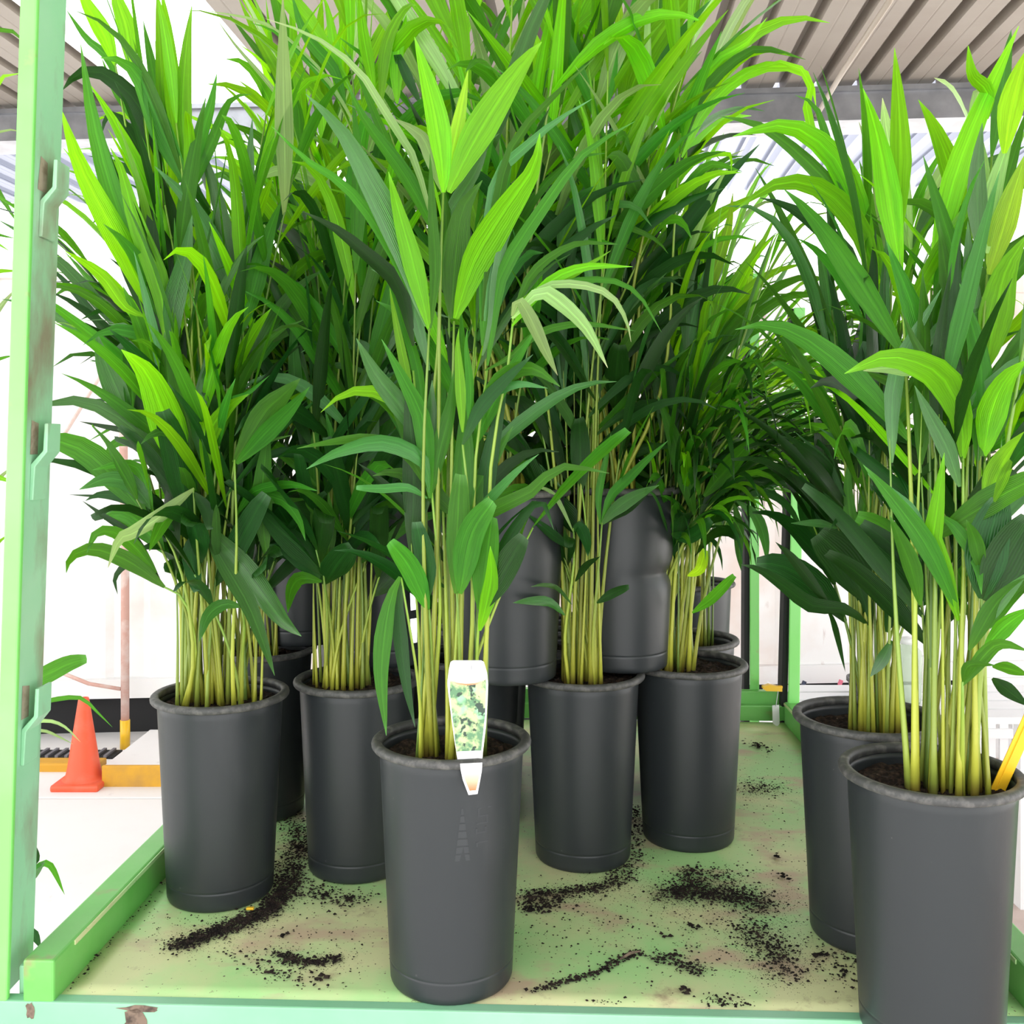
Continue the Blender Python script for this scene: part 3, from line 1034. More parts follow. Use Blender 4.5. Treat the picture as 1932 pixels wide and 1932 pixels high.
hero('F', '8', [(840, 2500), (820, 2000), (800, 1800)], [
    ([(800, 1800), (870, 1650), (980, 1530), (1085, 1435)], 60, 'k', -0.06), ([(850, 1700), (960, 1530), (1080, 1490), (1195, 1565)], 74, 'm', -0.06), ([(870, 1640), (930, 1590), (1030, 1555), (1145, 1572)], 36, 'b', -0.05),
    ([(800, 1750), (790, 1550), (780, 1400), (785, 1330)], 44, 'l', -0.03), ([(830, 1750), (830, 1550), (815, 1400), (820, 1330)], 36, 'm', -0.02)], -0.06, 870)
hero('F', '0', [(830, 1150), (815, 930)], [
    ([(812, 930), (798, 867), (724, 834), (640, 852), (578, 885)], 32, 'b', -0.12), ([(810, 925), (760, 850), (690, 828), (620, 835), (560, 846)], 23, 'm', -0.08),
    ([(806, 940), (770, 920), (720, 922), (672, 920)], 17, 'b', -0.08, 1), ([(812, 940), (800, 800), (770, 730), (720, 640)], 36, 'm', -0.05), ([(815, 930), (830, 850), (850, 770), (856, 700)], 32, 'm', 0.0)], -0.05, 810)
hero('F', '0', [(815, 1250), (810, 1150)], [([(808, 1150), (775, 1075), (735, 1022)], 40, 'm', -0.06, 1), ([(806, 1130), (800, 1060), (785, 985)], 38, 'k', -0.02, 1)], -0.03, 822)
hero('F', '0', [(868, 1250), (862, 1120)], [([(860, 1120), (862, 1000), (868, 895)], 44, 'm', -0.03, 1), ([(868, 1120), (890, 1010), (930, 945)], 50, 'm', -0.07, 1), ([(864, 1100), (900, 990), (935, 960), (1000, 930), (1058, 882), (1150, 893)], 28, 'm', -0.10)], -0.05, 872)
hero('F', '0', [(900, 1250), (905, 1150)], [([(905, 1150), (918, 1050), (928, 975)], 46, 'm', -0.05, 1), ([(908, 1150), (950, 1080), (990, 1012)], 48, 'k', -0.06, 1), ([(905, 1190), (925, 1100), (925, 1030)], 30, 'l', -0.06), ([(908, 1100), (975, 990), (1020, 945), (1045, 1000)], 22, 'k', -0.02)], -0.06, 905)
hero('F', '0', [(790, 1300), (757, 1090)], [([(755, 1088), (735, 1140), (720, 1260), (729, 1388)], 34, 'm', -0.05), ([(755, 1092), (752, 1160), (765, 1280), (783, 1372)], 28, 'k', -0.02)], -0.04, 793, 0.003)
canes('F', (786, 795, 806, 818, 826, 850, 862, 893, 900, 912), 0.42, 5)

# --- left palm, traced
hero('L', '1', [(960, 2500), (900, 1800), (700, 900), (600, 330)], [
    ([(600, 340), (540, 180), (440, 0), (400, -110)], 92, 'l', -0.05), ([(690, 380), (660, 150), (610, 0), (590, -150)], 98, 'l', 0.0), ([(640, 500), (560, 300), (450, 200), (345, 50)], 45, 'm', 0.05)], -0.04, 352)
hero('L', '1', [(1000, 2500), (1000, 1700), (980, 1000)], [
    ([(985, 985), (850, 700), (740, 430), (640, 320), (520, 300)], 120, 'm', -0.1), ([(985, 975), (950, 600), (970, 250), (1000, 25)], 88, 'l', -0.02), ([(960, 960), (900, 480), (870, 150), (840, -60)], 94, 'l', 0.02),
    ([(940, 950), (850, 640), (800, 400), (745, 105)], 76, 'm', 0.05), ([(960, 990), (1050, 700), (1095, 560), (1130, 380)], 70, 'm', -0.04), ([(1000, 1000), (1120, 700), (1200, 520), (1310, 490)], 60, 'm', 0.04),
    ([(960, 940), (860, 600), (830, 200), (815, -40)], 60, 'l', 0.06)], -0.05, 402)
hero('L', '1', [(960, 2500), (900, 1800), (840, 900)], [([(840, 900), (740, 580), (600, 420), (480, 365), (390, 395), (325, 470)], 105, 'k', -0.08), ([(840, 980), (640, 640), (560, 590), (530, 700)], 70, 'k', 0.0), ([(850, 1000), (760, 700), (600, 470), (530, 300)], 60, 'm', 0.05)], 0.0, 380)
hero('L', '1', [(930, 2500), (880, 2000), (810, 1660)], [
    ([(810, 1660), (640, 1300), (480, 1000), (390, 800), (315, 560)], 130, 'l', -0.14), ([(850, 1690), (700, 1300), (600, 1050), (490, 650), (420, 230)], 110, 'm', -0.05), ([(760, 1650), (650, 1600), (540, 1450), (440, 1370), (335, 1305)], 60, 'l', -0.12),
    ([(850, 1690), (760, 1350), (620, 1000), (560, 760)], 90, 'k', 0.03), ([(860, 1690), (850, 1400), (760, 1100), (730, 700)], 80, 'k', 0.05)], -0.08, 345, 0.005)
hero('L', '1', [(980, 2500), (960, 2100), (890, 1860)], [
    ([(890, 1870), (830, 1500), (700, 1150), (630, 880), (575, 770)], 110, 'l', -0.12), ([(900, 1860), (900, 1600), (960, 1350), (1000, 1120)], 110, 'b', -0.04), ([(910, 1850), (830, 1500), (800, 1200), (820, 800)], 100, 'k', 0.03),
    ([(900, 1860), (720, 1500), (600, 1250), (480, 1050)], 90, 'k', 0.04), ([(905, 1850), (880, 1400), (900, 1150), (840, 900)], 100, 'k', 0.06)], -0.05, 415)
hero('L', '1', [(1150, 2600), (1250, 2000), (1270, 1660)], [
    ([(1265, 1660), (1150, 1350), (1000, 1070), (805, 865)], 110, 'b', -0.12), ([(1285, 1710), (1200, 1350), (1120, 1000), (1010, 670)], 88, 'b', -0.04), ([(1275, 1500), (1290, 1100), (1300, 800), (1315, 610)], 76, 'b', 0.0), ([(1270, 1600), (1350, 1300), (1450, 1150), (1480, 1000)], 60, 'k', 0.03)], -0.04, 470)
hero('L', '2', [(950, 1500), (925, 1000), (915, 680)], [
    ([(920, 680), (820, 400), (720, 150), (590, 25)], 170, 'l', -0.15), ([(960, 745), (870, 450), (820, 200), (800, -60)], 150, 'm', -0.06), ([(940, 700), (960, 400), (1000, 150), (1030, -50)], 90, 'b', 0.0), ([(950, 720), (900, 400), (880, 150), (900, -100)], 110, 'k', 0.04)], -0.10, 395)
hero('L', '2', [(1060, 1500), (1010, 1000), (1000, 640)], [([(1000, 640), (1010, 450), (1100, 310), (1210, 240)], 84, 'l', -0.1), ([(1020, 520), (1080, 300), (1200, 240), (1310, 150)], 36, 'm', -0.04), ([(1010, 640), (960, 400), (990, 200), (1040, 0)], 70, 'b', 0.0)], -0.06, 420)
hero('L', '2', [(1130, 1500), (1150, 1000), (1140, 560)], [([(1140, 570), (1280, 340), (1370, 250), (1460, 165)], 120, 'm', -0.1), ([(1150, 580), (1300, 420), (1400, 320), (1505, 205)], 90, 'm', -0.06), ([(1130, 570), (1200, 480), (1330, 460), (1420, 440)], 30, 'm', 0.0)], -0.06, 442)
hero('L', '2', [(960, 1500), (800, 900), (650, 390)], [([(645, 390), (560, 200), (500, 60), (470, -60)], 110, 'b', -0.06), ([(645, 390), (640, 200), (600, 0)], 90, 'b', 0.0), ([(650, 400), (700, 250), (740, 100), (700, -50)], 80, 'k', 0.03)], -0.05, 340)
hero('L', '2', [(1000, 1500), (960, 1000), (940, 700)], [([(945, 700), (860, 770), (760, 850), (640, 920), (580, 950), (525, 1085)], 70, 'p', -0.14), ([(880, 790), (800, 860), (760, 930), (725, 1005)], 64, 'm', -0.1), ([(945, 720), (1000, 800), (1020, 900)], 60, 'k', -0.02, 1)], -0.10, 390)
hero('L', '2', [(950, 1500), (900, 1250), (800, 1180)], [([(800, 1180), (680, 1090), (560, 1025), (440, 995), (345, 1035), (322, 1110)], 84, 'm', -0.1), ([(760, 1110), (660, 990), (560, 915), (470, 915), (422, 1015)], 70, 'm', -0.06), ([(760, 1130), (640, 1060), (560, 1130), (572, 1215)], 36, 'k', 0.03), ([(780, 1150), (650, 940), (500, 830), (400, 760)], 40, 'k', 0.06)], -0.05, 345)
hero('L', '2', [(940, 1500), (880, 1100), (740, 800)], [([(740, 800), (640, 680), (520, 655), (385, 705)], 92, 'b', -0.08), ([(740, 800), (600, 740), (480, 730), (415, 760)], 60, 'k', 0.0), ([(740, 790), (680, 620), (600, 580), (450, 610)], 60, 'm', -0.05), ([(740, 800), (640, 760), (500, 740), (335, 730)], 22, 'k', 0.03)], -0.05, 350)
hero('L', '2', [(990, 1400), (985, 1100), (980, 870)], [([(980, 870), (1080, 1050), (1200, 1250), (1280, 1450), (1335, 1610)], 88, 'b', -0.14), ([(985, 870), (1150, 1050), (1300, 1250), (1380, 1350), (1465, 1418)], 112, 'b', -0.16), ([(985, 880), (930, 1000), (940, 1100), (960, 1200)], 80, 'k', -0.05, 1)], -0.08, 392)
hero('L', '2', [(1180, 1500), (1190, 1380), (1175, 1275)], [([(1175, 1275), (1090, 1262), (1010, 1320), (968, 1445)], 64, 'b', -0.12)], -0.09, 455)
hero('L', '2', [(1180, 1500), (1170, 1100), (1150, 830)], [([(1150, 830), (1230, 720), (1400, 680), (1546, 712)], 52, 'm', -0.1), ([(1160, 800), (1250, 740), (1370, 755), (1450, 850), (1485, 955)], 60, 'm', -0.08), ([(1130, 800), (1120, 680), (1150, 560)], 110, 'k', 0.0, 1), ([(1080, 800), (1090, 690), (1130, 600)], 100, 'k', 0.02, 1)], -0.06, 462)
hero('L', '2', [(900, 1400), (800, 900), (760, 500)], [([(760, 500), (700, 430), (560, 408), (388, 374)], 34, 'k', 0.04), ([(760, 480), (690, 330), (560, 275), (400, 270)], 28, 'k', 0.06), ([(730, 500), (600, 470), (540, 500), (512, 610)], 48, 'm', 0.0), ([(740, 430), (700, 350), (640, 330)], 26, 'k', 0.0)], 0.05, 340)
canes('L', (334, 344, 352, 360, 372, 380, 388, 398, 406, 414, 420, 428, 436, 446, 455, 462, 470, 480, 492), 0.36, 6)

# --- second pot from the left, traced
hero('P2', '4', [(540, 1500), (520, 1250)], [([(520, 1250), (420, 1130), (270, 1000), (150, 880)], 130, 'k', -0.1), ([(520, 1240), (500, 1050), (440, 880), (290, 850), (110, 860)], 60, 'm', -0.1), ([(500, 1270), (400, 1180), (300, 1110), (215, 1090)], 90, 'k', -0.05), ([(530, 1230), (560, 1000), (545, 800)], 60, 'm', 0.0), ([(510, 1290), (400, 1270), (345, 1330), (325, 1460)], 76, 'm', -0.12)], -0.06, 612)
hero('P2', '4', [(640, 1500), (660, 1200)], [([(660, 1190), (720, 1000), (820, 880), (900, 830)], 70, 'k', 0.0), ([(700, 1150), (780, 1000), (850, 930), (940, 960)], 70, 'k', 0.02), ([(660, 1190), (640, 1000), (690, 880)], 80, 'k', 0.04), ([(600, 1200), (590, 900), (570, 600), (560, 350)], 26, 'm', 0.0)], -0.02, 650)
hero('P2', '0', [(630, 1100), (610, 800), (560, 640)], [([(560, 640), (545, 560), (560, 500)], 26, 'm', -0.05), ([(560, 800), (555, 700), (550, 600)], 26, 'b', -0.1), ([(700, 700), (650, 612), (590, 605), (500, 650), (470, 668)], 22, 'm', -0.06), ([(740, 720), (690, 660), (620, 640), (568, 665)], 26, 'b', -0.06), ([(700, 705), (640, 690), (590, 695)], 14, 'b', -0.05)], 0.0, 630)
canes('P2', (592, 598, 606, 614, 620, 628, 636, 645, 652, 660, 668, 676, 684, 690, 697), 0.40, 7)

# --- middle palm canes, feathery palm
hero('M', 'b', [(640, 1500), (690, 1100), (690, 880)], [([(690, 1000), (600, 940), (500, 860), (430, 800)], 56, 'k', -0.06), ([(680, 1310), (600, 1220), (520, 1200), (450, 1210)], 26, 'b', -0.12), ([(640, 1370), (560, 1300), (450, 1290), (350, 1300)], 56, 'b', -0.12), ([(690, 900), (720, 870), (760, 960), (770, 1040)], 70, 'k', -0.04), ([(690, 905), (600, 720), (530, 660), (430, 650)], 26, 'p', -0.1)], -0.04, 1075)
hero('M', 'b', [(800, 1500), (830, 1100), (850, 850)], [([(850, 860), (920, 780), (1040, 700), (1170, 640)], 80, 'b', -0.08), ([(850, 850), (900, 700), (1000, 600), (1110, 490), (1220, 390)], 60, 'm', -0.04), ([(840, 860), (830, 700), (870, 500), (900, 350)], 44, 'm', 0.0), ([(850, 860), (940, 800), (1000, 760), (1200, 580)], 60, 'k', 0.02), ([(820, 1300), (900, 1250), (1000, 1210)], 50, 'k', -0.05, 1), ([(700, 1180), (760, 1090), (840, 1040)], 40, 'k', -0.08)], -0.05, 1120)
canes('M', (1070, 1076, 1083, 1090, 1096, 1104, 1110, 1118, 1126, 1134), 0.75, 8)
canes('RM', (1266, 1272, 1279, 1286, 1292, 1299, 1306), 0.7, 9)
canes('P4', (1322, 1330, 1337, 1344), 0.6, 10)
hero('RM', 'r', [(150, 2000), (200, 1500), (205, 1050)], [
    ([(210, 1050), (260, 800), (340, 620), (470, 440), (520, 300)], 40, 'l', -0.05), ([(180, 760), (230, 640), (300, 420), (325, 255)], 52, 'y', -0.1), ([(220, 900), (330, 700), (430, 520), (520, 430)], 46, 'l', 0.0), ([(220, 900), (380, 690), (500, 600), (640, 560)], 50, 'l', -0.04),
    ([(210, 1050), (300, 850), (450, 700), (620, 620), (760, 640)], 56, 'm', -0.05), ([(210, 1060), (330, 880), (480, 740), (640, 690), (800, 760)], 48, 'm', -0.06), ([(200, 1060), (330, 900), (500, 820), (640, 850)], 50, 'm', -0.02),
    ([(180, 780), (120, 600), (160, 400), (190, 200)], 44, 'm', 0.04), ([(200, 800), (240, 600), (220, 400), (270, 250)], 50, 'm', 0.05), ([(210, 1040), (300, 860), (330, 640), (440, 480)], 44, 'l', 0.04)], -0.03, 1285)
hero('RM', 'r', [(130, 2000), (150, 1700), (160, 1640)], [([(160, 1640), (110, 1450), (60, 1280), (0, 1130)], 80, 'm', -0.06), ([(200, 1560), (290, 1450), (360, 1370), (440, 1290)], 80, 'm', -0.1), ([(150, 1640), (140, 1500), (60, 1230), (20, 1180)], 50, 'k', 0.0), ([(180, 1650), (240, 1540), (320, 1500), (460, 1500)], 40, 'k', 0.0), ([(60, 1720), (140, 1730), (230, 1660)], 60, 'k', -0.08, 1), ([(130, 1900), (180, 1870), (205, 1790)], 44, 'y', -0.08, 1), ([(150, 2060), (230, 2000), (330, 1900)], 46, 'm', -0.1, 1)], -0.06, 1280)
hero('RM', 'r', [(200, 2000), (280, 1700), (330, 1590)], [([(330, 1590), (350, 1680), (352, 1800), (360, 1880)], 44, 'b', -0.08), ([(340, 1580), (420, 1640), (460, 1740), (472, 1850)], 50, 'b', -0.08), ([(330, 1580), (430, 1500), (560, 1510), (680, 1600)], 36, 'k', 0.0), ([(330, 1585), (450, 1540), (560, 1600), (640, 1740)], 36, 'k', 0.03)], -0.04, 1306)
for k in range(18):                                  # long arching feather fronds leaning to the right
    P = PLANTS[('P4', 'RM', 'RM', 'P5')[k % 4]]
    rr = random.Random(300 + k)
    frond(P, rr, soil_point(P, rr), math.radians(rr.uniform(-40, 25)), rr.uniform(0.5, 1.0), rr.uniform(0.32, 0.66), rr.randint(18, 24), 0.26, 0.017, 0.30,
          lambda zz, q: q.choice('kmmk') if zz < 0.5 else q.choice('mlml'), t0=0.45, curl=2.2, ang=(62, 18), arch=0.18)

# --- right pair, traced
hero('RB', '7', [(1080, 3000), (1120, 2200), (1110, 1600)], [
    ([(1105, 1600), (1070, 1300), (960, 1100), (800, 970), (600, 955), (390, 1085)], 118, 'l', -0.1), ([(1060, 1660), (960, 1350), (800, 1180), (640, 1070), (505, 1030)], 96, 'k', 0.0), ([(1110, 1420), (1020, 1090), (900, 830), (740, 690), (600, 655), (365, 710)], 130, 'l', -0.06),
    ([(1060, 1280), (900, 1000), (700, 790), (500, 650), (295, 605)], 78, 'm', 0.05), ([(1040, 1200), (880, 800), (800, 560), (690, 495)], 56, 'm', -0.04), ([(1050, 1700), (930, 1450), (800, 1300), (700, 1240)], 60, 'm', -0.05),
    ([(1000, 1100), (760, 640), (770, 440), (690, 340), (560, 330), (380, 410)], 44, 'l', 0.08)], -0.02, 1640, 0.005)
hero('RB', '7', [(1130, 3000), (1200, 2200), (1240, 1500)], [
    ([(1190, 1400), (1130, 1000), (1080, 800), (1022, 635)], 74, 'p', 0.03), ([(1290, 1300), (1230, 980), (1170, 700), (1145, 510)], 120, 'p', 0.05), ([(1270, 1300), (1250, 900), (1255, 520)], 50, 'p', 0.06), ([(1300, 1290), (1440, 1060), (1640, 890), (1890, 760)], 110, 'b', -0.05), ([(1310, 1250), (1450, 900), (1600, 700), (1700, 590)], 70, 'p', 0.05), ([(1330, 1450), (1220, 1280), (1000, 1050), (960, 900)], 60, 'm', 0.04)], 0.0, 1660)
hero('RB', '6', [(370, 2000), (390, 1500), (395, 1100)], [([(330, 1530), (230, 1350), (105, 1225)], 185, 'k', -0.05, 1), ([(340, 1540), (280, 1300), (240, 1050), (250, 850)], 70, 'm', 0.0), ([(380, 900), (330, 640), (300, 500), (330, 350)], 90, 'k', -0.02, 1), ([(440, 900), (470, 600), (430, 420), (420, 260)], 100, 'm', 0.0, 1), ([(400, 1100), (310, 780), (180, 560), (0, 480)], 56, 'k', -0.04), ([(300, 1150), (220, 1060), (150, 900), (0, 760)], 34, 'k', 0.03), ([(490, 1050), (520, 900), (480, 820)], 80, 'k', 0.0, 1), ([(560, 1080), (590, 980), (630, 900)], 110, 'k', 0.03)], -0.03, 1642)
hero('RB', '3', [(1000, 1500), (1010, 1200), (990, 1060)], [([(985, 1055), (850, 960), (650, 940), (480, 820), (330, 720), (215, 690)], 92, 'k', -0.1), ([(770, 965), (640, 790), (520, 640), (428, 555)], 70, 'k', -0.1), ([(740, 955), (785, 1060), (850, 1340)], 36, 'k', -0.1), ([(800, 470), (690, 440), (520, 440)], 50, 'b', -0.1), ([(1000, 1080), (960, 900), (880, 700), (860, 600)], 90, 'k', -0.02), ([(1100, 1100), (1150, 900), (1180, 700)], 100, 'k', 0.02, 1), ([(1130, 1150), (1080, 1260), (1000, 1370)], 70, 'b', -0.1), ([(1130, 990), (1150, 880), (1090, 780)], 60, 'b', -0.08)], -0.05, 1650)
canes('RB', (1606, 1614, 1622, 1630, 1638, 1648, 1656, 1664, 1672, 1680), 0.55, 21)
hero('R', '7', [(1500, 3000), (1400, 2300), (1400, 1500)], [([(1400, 1480), (1500, 1000), (1620, 650), (1740, 380), (1855, 135)], 130, 'l', -0.02), ([(1690, 620), (1690, 480), (1610, 390), (1590, 235)], 70, 'l', -0.05), ([(1410, 1480), (1530, 1200), (1640, 1000), (1760, 850)], 80, 'm', 0.05)], 0.06, 1745)
hero('R', '7', [(1650, 3000), (1640, 2200), (1690, 1430)], [([(1700, 1430), (1790, 1130), (1890, 800)], 130, 'y', -0.02), ([(1650, 1320), (1640, 900), (1665, 640)], 100, 'b', -0.02), ([(1690, 1320), (1720, 1000), (1830, 650)], 90, 'p', 0.03), ([(1680, 1400), (1750, 1100), (1900, 560)], 80, 'm', 0.05)], 0.0, 1790)
hero('R', '7', [(1720, 3000), (1700, 2400), (1690, 1920)], [([(1690, 1910), (1750, 1550), (1800, 1380), (1900, 1220)], 170, 'l', -0.05), ([(1780, 800), (1830, 500), (1900, 250)], 130, 'y', 0.05), ([(1700, 1900), (1640, 1700), (1600, 1400), (1590, 1150)], 90, 'b', 0.0), ([(1340, 1850), (1450, 1700), (1600, 1640), (1760, 1580)], 70, 'b', 0.0)], 0.0, 1820)
hero('R', '6', [(760, 1700), (765, 1200), (765, 880)], [([(765, 880), (760, 700), (690, 540), (600, 465), (420, 420), (225, 495)], 140, 'l', -0.1), ([(640, 500), (520, 480), (420, 470), (310, 482)], 60, 'p', -0.06), ([(750, 1010), (690, 830), (610, 680), (545, 550)], 82, 'b', -0.02), ([(760, 900), (700, 600), (560, 380), (480, 200)], 60, 'm', 0.04)], -0.05, 1770, 0.0055)
hero('R', '6', [(820, 1700), (850, 1200), (865, 900)], [([(860, 870), (890, 680), (960, 520), (1060, 430)], 130, 'l', -0.06), ([(850, 870), (930, 680), (1000, 600), (1060, 560)], 100, 'm', 0.0), ([(870, 1120), (920, 960), (980, 850), (1060, 750)], 110, 'l', -0.05), ([(885, 1000), (960, 900), (1060, 850)], 70, 'm', 0.0)], -0.03, 1810)
hero('R', '6', [(760, 1900), (750, 1700), (745, 1620)], [([(745, 1620), (680, 1400), (625, 1260), (640, 1150), (660, 1000), (680, 855)], 92, 'l', -0.06), ([(640, 1160), (700, 1165), (780, 1260), (830, 1360), (850, 1500)], 64, 'm', -0.05), ([(740, 1570), (600, 1280), (440, 1060), (310, 910)], 95, 'm', -0.08), ([(570, 1550), (520, 1350), (430, 1140)], 80, 'm', -0.04), ([(600, 1250), (540, 1150), (440, 1050), (330, 950)], 70, 'b', 0.0)], -0.06, 1755)
hero('R', '6', [(830, 1900), (850, 1650), (850, 1520)], [([(850, 1520), (880, 1250), (935, 1070)], 180, 'k', 0.0, 1), ([(865, 1530), (980, 1300), (1070, 1150)], 190, 'k', -0.02, 1), ([(800, 1700), (900, 1560), (1060, 1400)], 80, 'b', -0.06), ([(860, 1750), (960, 1640), (1080, 1560)], 80, 'm', -0.06), ([(850, 1400), (820, 1250), (780, 1160)], 70, 'm', -0.04)], -0.04, 1830)
hero('R', '3', [(1560, 1700), (1560, 1400)], [([(1560, 1420), (1700, 1230), (1800, 1170), (1960, 1215)], 90, 'm', -0.06), ([(1740, 1310), (1830, 1320), (1960, 1360)], 70, 'm', -0.05), ([(1740, 1380), (1830, 1450), (1960, 1550)], 90, 'k', -0.05), ([(1560, 1400), (1600, 1300), (1760, 1300)], 50, 'm', -0.04), ([(1600, 1210), (1750, 950), (1850, 840), (1960, 760)], 100, 'm', -0.04)], -0.05, 1815)
canes('R', (1716, 1726, 1740, 1752, 1766, 1780, 1794, 1806, 1820, 1834, 1848), 0.62, 22, r=0.0056)

# --- stacked plants: tall tops traced at the head of the picture
hero('B', '5', [(700, 2700), (820, 2000), (880, 1300), (880, 800)], [([(880, 850), (960, 560), (1120, 280), (1290, 60), (1450, -160)], 290, 'l', -0.12), ([(1000, 900), (1100, 600), (1300, 250), (1520, -10)], 100, 'b', -0.14), ([(1250, 800), (1260, 600), (1330, 350), (1340, 200)], 120, 'l', 0.02)], -0.05)
hero('B', '5', [(640, 2700), (760, 2000), (800, 1300), (790, 900)], [([(790, 520), (700, 300), (560, 150), (400, -40)], 100, 'l', -0.05), ([(780, 480), (700, 200), (640, 60), (620, -80)], 110, 'l', 0.0), ([(790, 520), (840, 200), (840, -80)], 80, 'y', 0.0), ([(640, 500), (480, 330), (330, 100), (220, -60)], 110, 'l', -0.06), ([(790, 560), (870, 380), (920, 290), (870, 245), (790, 400)], 70, 'k', -0.08), ([(620, 560), (640, 400), (700, 340), (740, 570)], 100, 'p', -0.12), ([(380, 620), (380, 480), (440, 370), (340, 400)], 80, 'b', -0.05)], -0.05)
hero('B', '5', [(640, 2700), (800, 2300), (1100, 1650)], [([(1100, 1620), (1090, 1300), (1150, 1100), (1210, 950)], 80, 'l', -0.1), ([(1140, 1640), (1250, 1350), (1400, 1170), (1640, 1120), (1660, 1250)], 60, 'l', -0.12), ([(1160, 1640), (1330, 1380), (1500, 1200), (1739, 1250)], 80, 'm', -0.1), ([(1110, 1640), (1050, 1450), (1010, 1250), (1000, 1000)], 110, 'm', 0.0), ([(1330, 1180), (1290, 950), (1245, 560)], 90, 'l', 0.0)], -0.08)
hero('B', '5', [(600, 2700), (560, 2300), (420, 1880)], [([(400, 1860), (470, 1600), (560, 1450), (680, 1350)], 120, 'b', -0.12), ([(420, 1800), (560, 1600), (750, 1500), (950, 1500), (1080, 1650)], 70, 'b', -0.12), ([(420, 1800), (600, 1660), (850, 1640), (1100, 1740), (1200, 1850)], 56, 'm', -0.1), ([(280, 1930), (450, 1790), (650, 1750), (830, 1780)], 34, 'm', -0.1), ([(500, 1700), (430, 1430), (300, 1370), (180, 1420)], 90, 'b', -0.04), ([(700, 1500), (600, 1100), (500, 800), (450, 600)], 90, 'b', 0.0)], -0.10)
hero('B', '7', [(0, 2000), (60, 1200), (90, 800)], [([(90, 800), (200, 500), (400, 300), (530, 255), (745, 310)], 60, 'm', -0.1), ([(100, 820), (230, 560), (420, 390), (600, 340), (760, 395), (800, 560)], 64, 'l', -0.12), ([(90, 700), (250, 350), (430, 230), (545, 90)], 60, 'l', -0.06), ([(80, 760), (130, 600), (260, 420), (340, 370)], 60, 'l', 0.0), ([(100, 800), (60, 550), (70, 400)], 50, 'l', 0.02)], -0.06)
hero('A', '9', [(2700, 4000), (2500, 3000), (1900, 1900), (1560, 900)], [([(1560, 900), (1580, 500), (1650, 250), (1780, 60), (1860, 45)], 110, 'l', -0.1), ([(1700, 900), (1700, 500), (1760, 250), (1780, 120)], 120, 'l', -0.05), ([(1900, 900), (1800, 700), (1700, 480), (1690, 560)], 90, 'k', -0.06), ([(1500, 800), (1420, 400), (1380, 100), (1370, -80)], 110, 'l', 0.0)], -0.1)
hero('A', '9', [(2700, 4000), (2300, 3000), (1700, 2000), (1200, 900)], [([(1230, 900), (1200, 500), (1240, 200), (1270, -60)], 90, 'l', 0.0), ([(1200, 900), (1150, 400), (1100, 100), (1050, -60)], 110, 'l', -0.04), ([(1250, 900), (1150, 600), (900, 300), (780, -60)], 110, 'm', -0.05), ([(1400, 1200), (1100, 700), (700, 300), (420, 160), (0, 90)], 44, 'p', -0.12), ([(1300, 1000), (1000, 620), (640, 280), (420, 200)], 46, 'm', -0.1)], -0.05)
hero('D', '9', [(1600, 4000), (1300, 2500), (900, 1200)], [([(900, 1200), (700, 700), (500, 350), (320, -20)], 110, 'l', -0.05), ([(860, 1100), (640, 650), (400, 330), (230, 110)], 80, 'm', 0.0), ([(900, 1200), (850, 700), (800, 300), (770, -60)], 110, 'l', 0.0), ([(880, 1200), (640, 800), (300, 400), (130, 160)], 40, 'p', -0.1), ([(900, 1250), (700, 850), (620, 500), (560, -20)], 60, 'l', 0.03), ([(940, 1500), (860, 1200), (840, 950), (760, 720)], 110, 'm', -0.05), ([(700, 1500), (520, 1200), (320, 1100), (200, 1060)], 80, 'm', -0.08)], -0.05)
hero('A', 'b', [(350, 600), (330, 250), (320, 0)], [([(260, 620), (330, 550), (460, 495)], 40, 'm', -0.15), ([(320, 0), (300, -300), (330, -600)], 70, 'k', 0.0)], 0.0)
canes('A', (948, 956, 964, 972, 980), 0.5, 31, r=0.005)
canes('B', (1160, 1168, 1176, 1184), 0.5, 32, r=0.005)

# --- procedural bulk behind and between the traced fronds
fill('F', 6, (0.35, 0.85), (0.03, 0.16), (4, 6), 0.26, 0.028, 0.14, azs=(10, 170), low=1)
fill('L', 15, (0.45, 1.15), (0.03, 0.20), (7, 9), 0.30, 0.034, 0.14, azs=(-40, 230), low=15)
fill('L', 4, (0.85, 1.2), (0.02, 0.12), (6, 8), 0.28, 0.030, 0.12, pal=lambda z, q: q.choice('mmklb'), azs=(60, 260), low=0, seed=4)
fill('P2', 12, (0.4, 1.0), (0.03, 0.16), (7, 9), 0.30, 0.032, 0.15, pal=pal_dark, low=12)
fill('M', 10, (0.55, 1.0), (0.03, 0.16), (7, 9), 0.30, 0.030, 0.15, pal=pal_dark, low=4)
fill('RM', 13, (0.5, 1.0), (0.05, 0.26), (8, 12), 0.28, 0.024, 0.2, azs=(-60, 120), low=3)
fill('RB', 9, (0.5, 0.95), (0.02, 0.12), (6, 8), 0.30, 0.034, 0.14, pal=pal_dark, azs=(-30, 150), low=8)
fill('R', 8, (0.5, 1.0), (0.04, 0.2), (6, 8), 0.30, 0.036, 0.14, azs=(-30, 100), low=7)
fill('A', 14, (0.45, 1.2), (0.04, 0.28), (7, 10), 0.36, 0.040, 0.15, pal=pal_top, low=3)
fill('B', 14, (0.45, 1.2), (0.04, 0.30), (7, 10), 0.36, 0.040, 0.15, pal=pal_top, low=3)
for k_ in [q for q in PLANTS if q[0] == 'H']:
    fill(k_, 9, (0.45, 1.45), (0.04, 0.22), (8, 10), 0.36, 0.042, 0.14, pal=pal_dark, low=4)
fill('C', 13, (0.4, 1.1), (0.04, 0.2), (7, 10), 0.36, 0.040, 0.15, pal=pal_top, low=4)
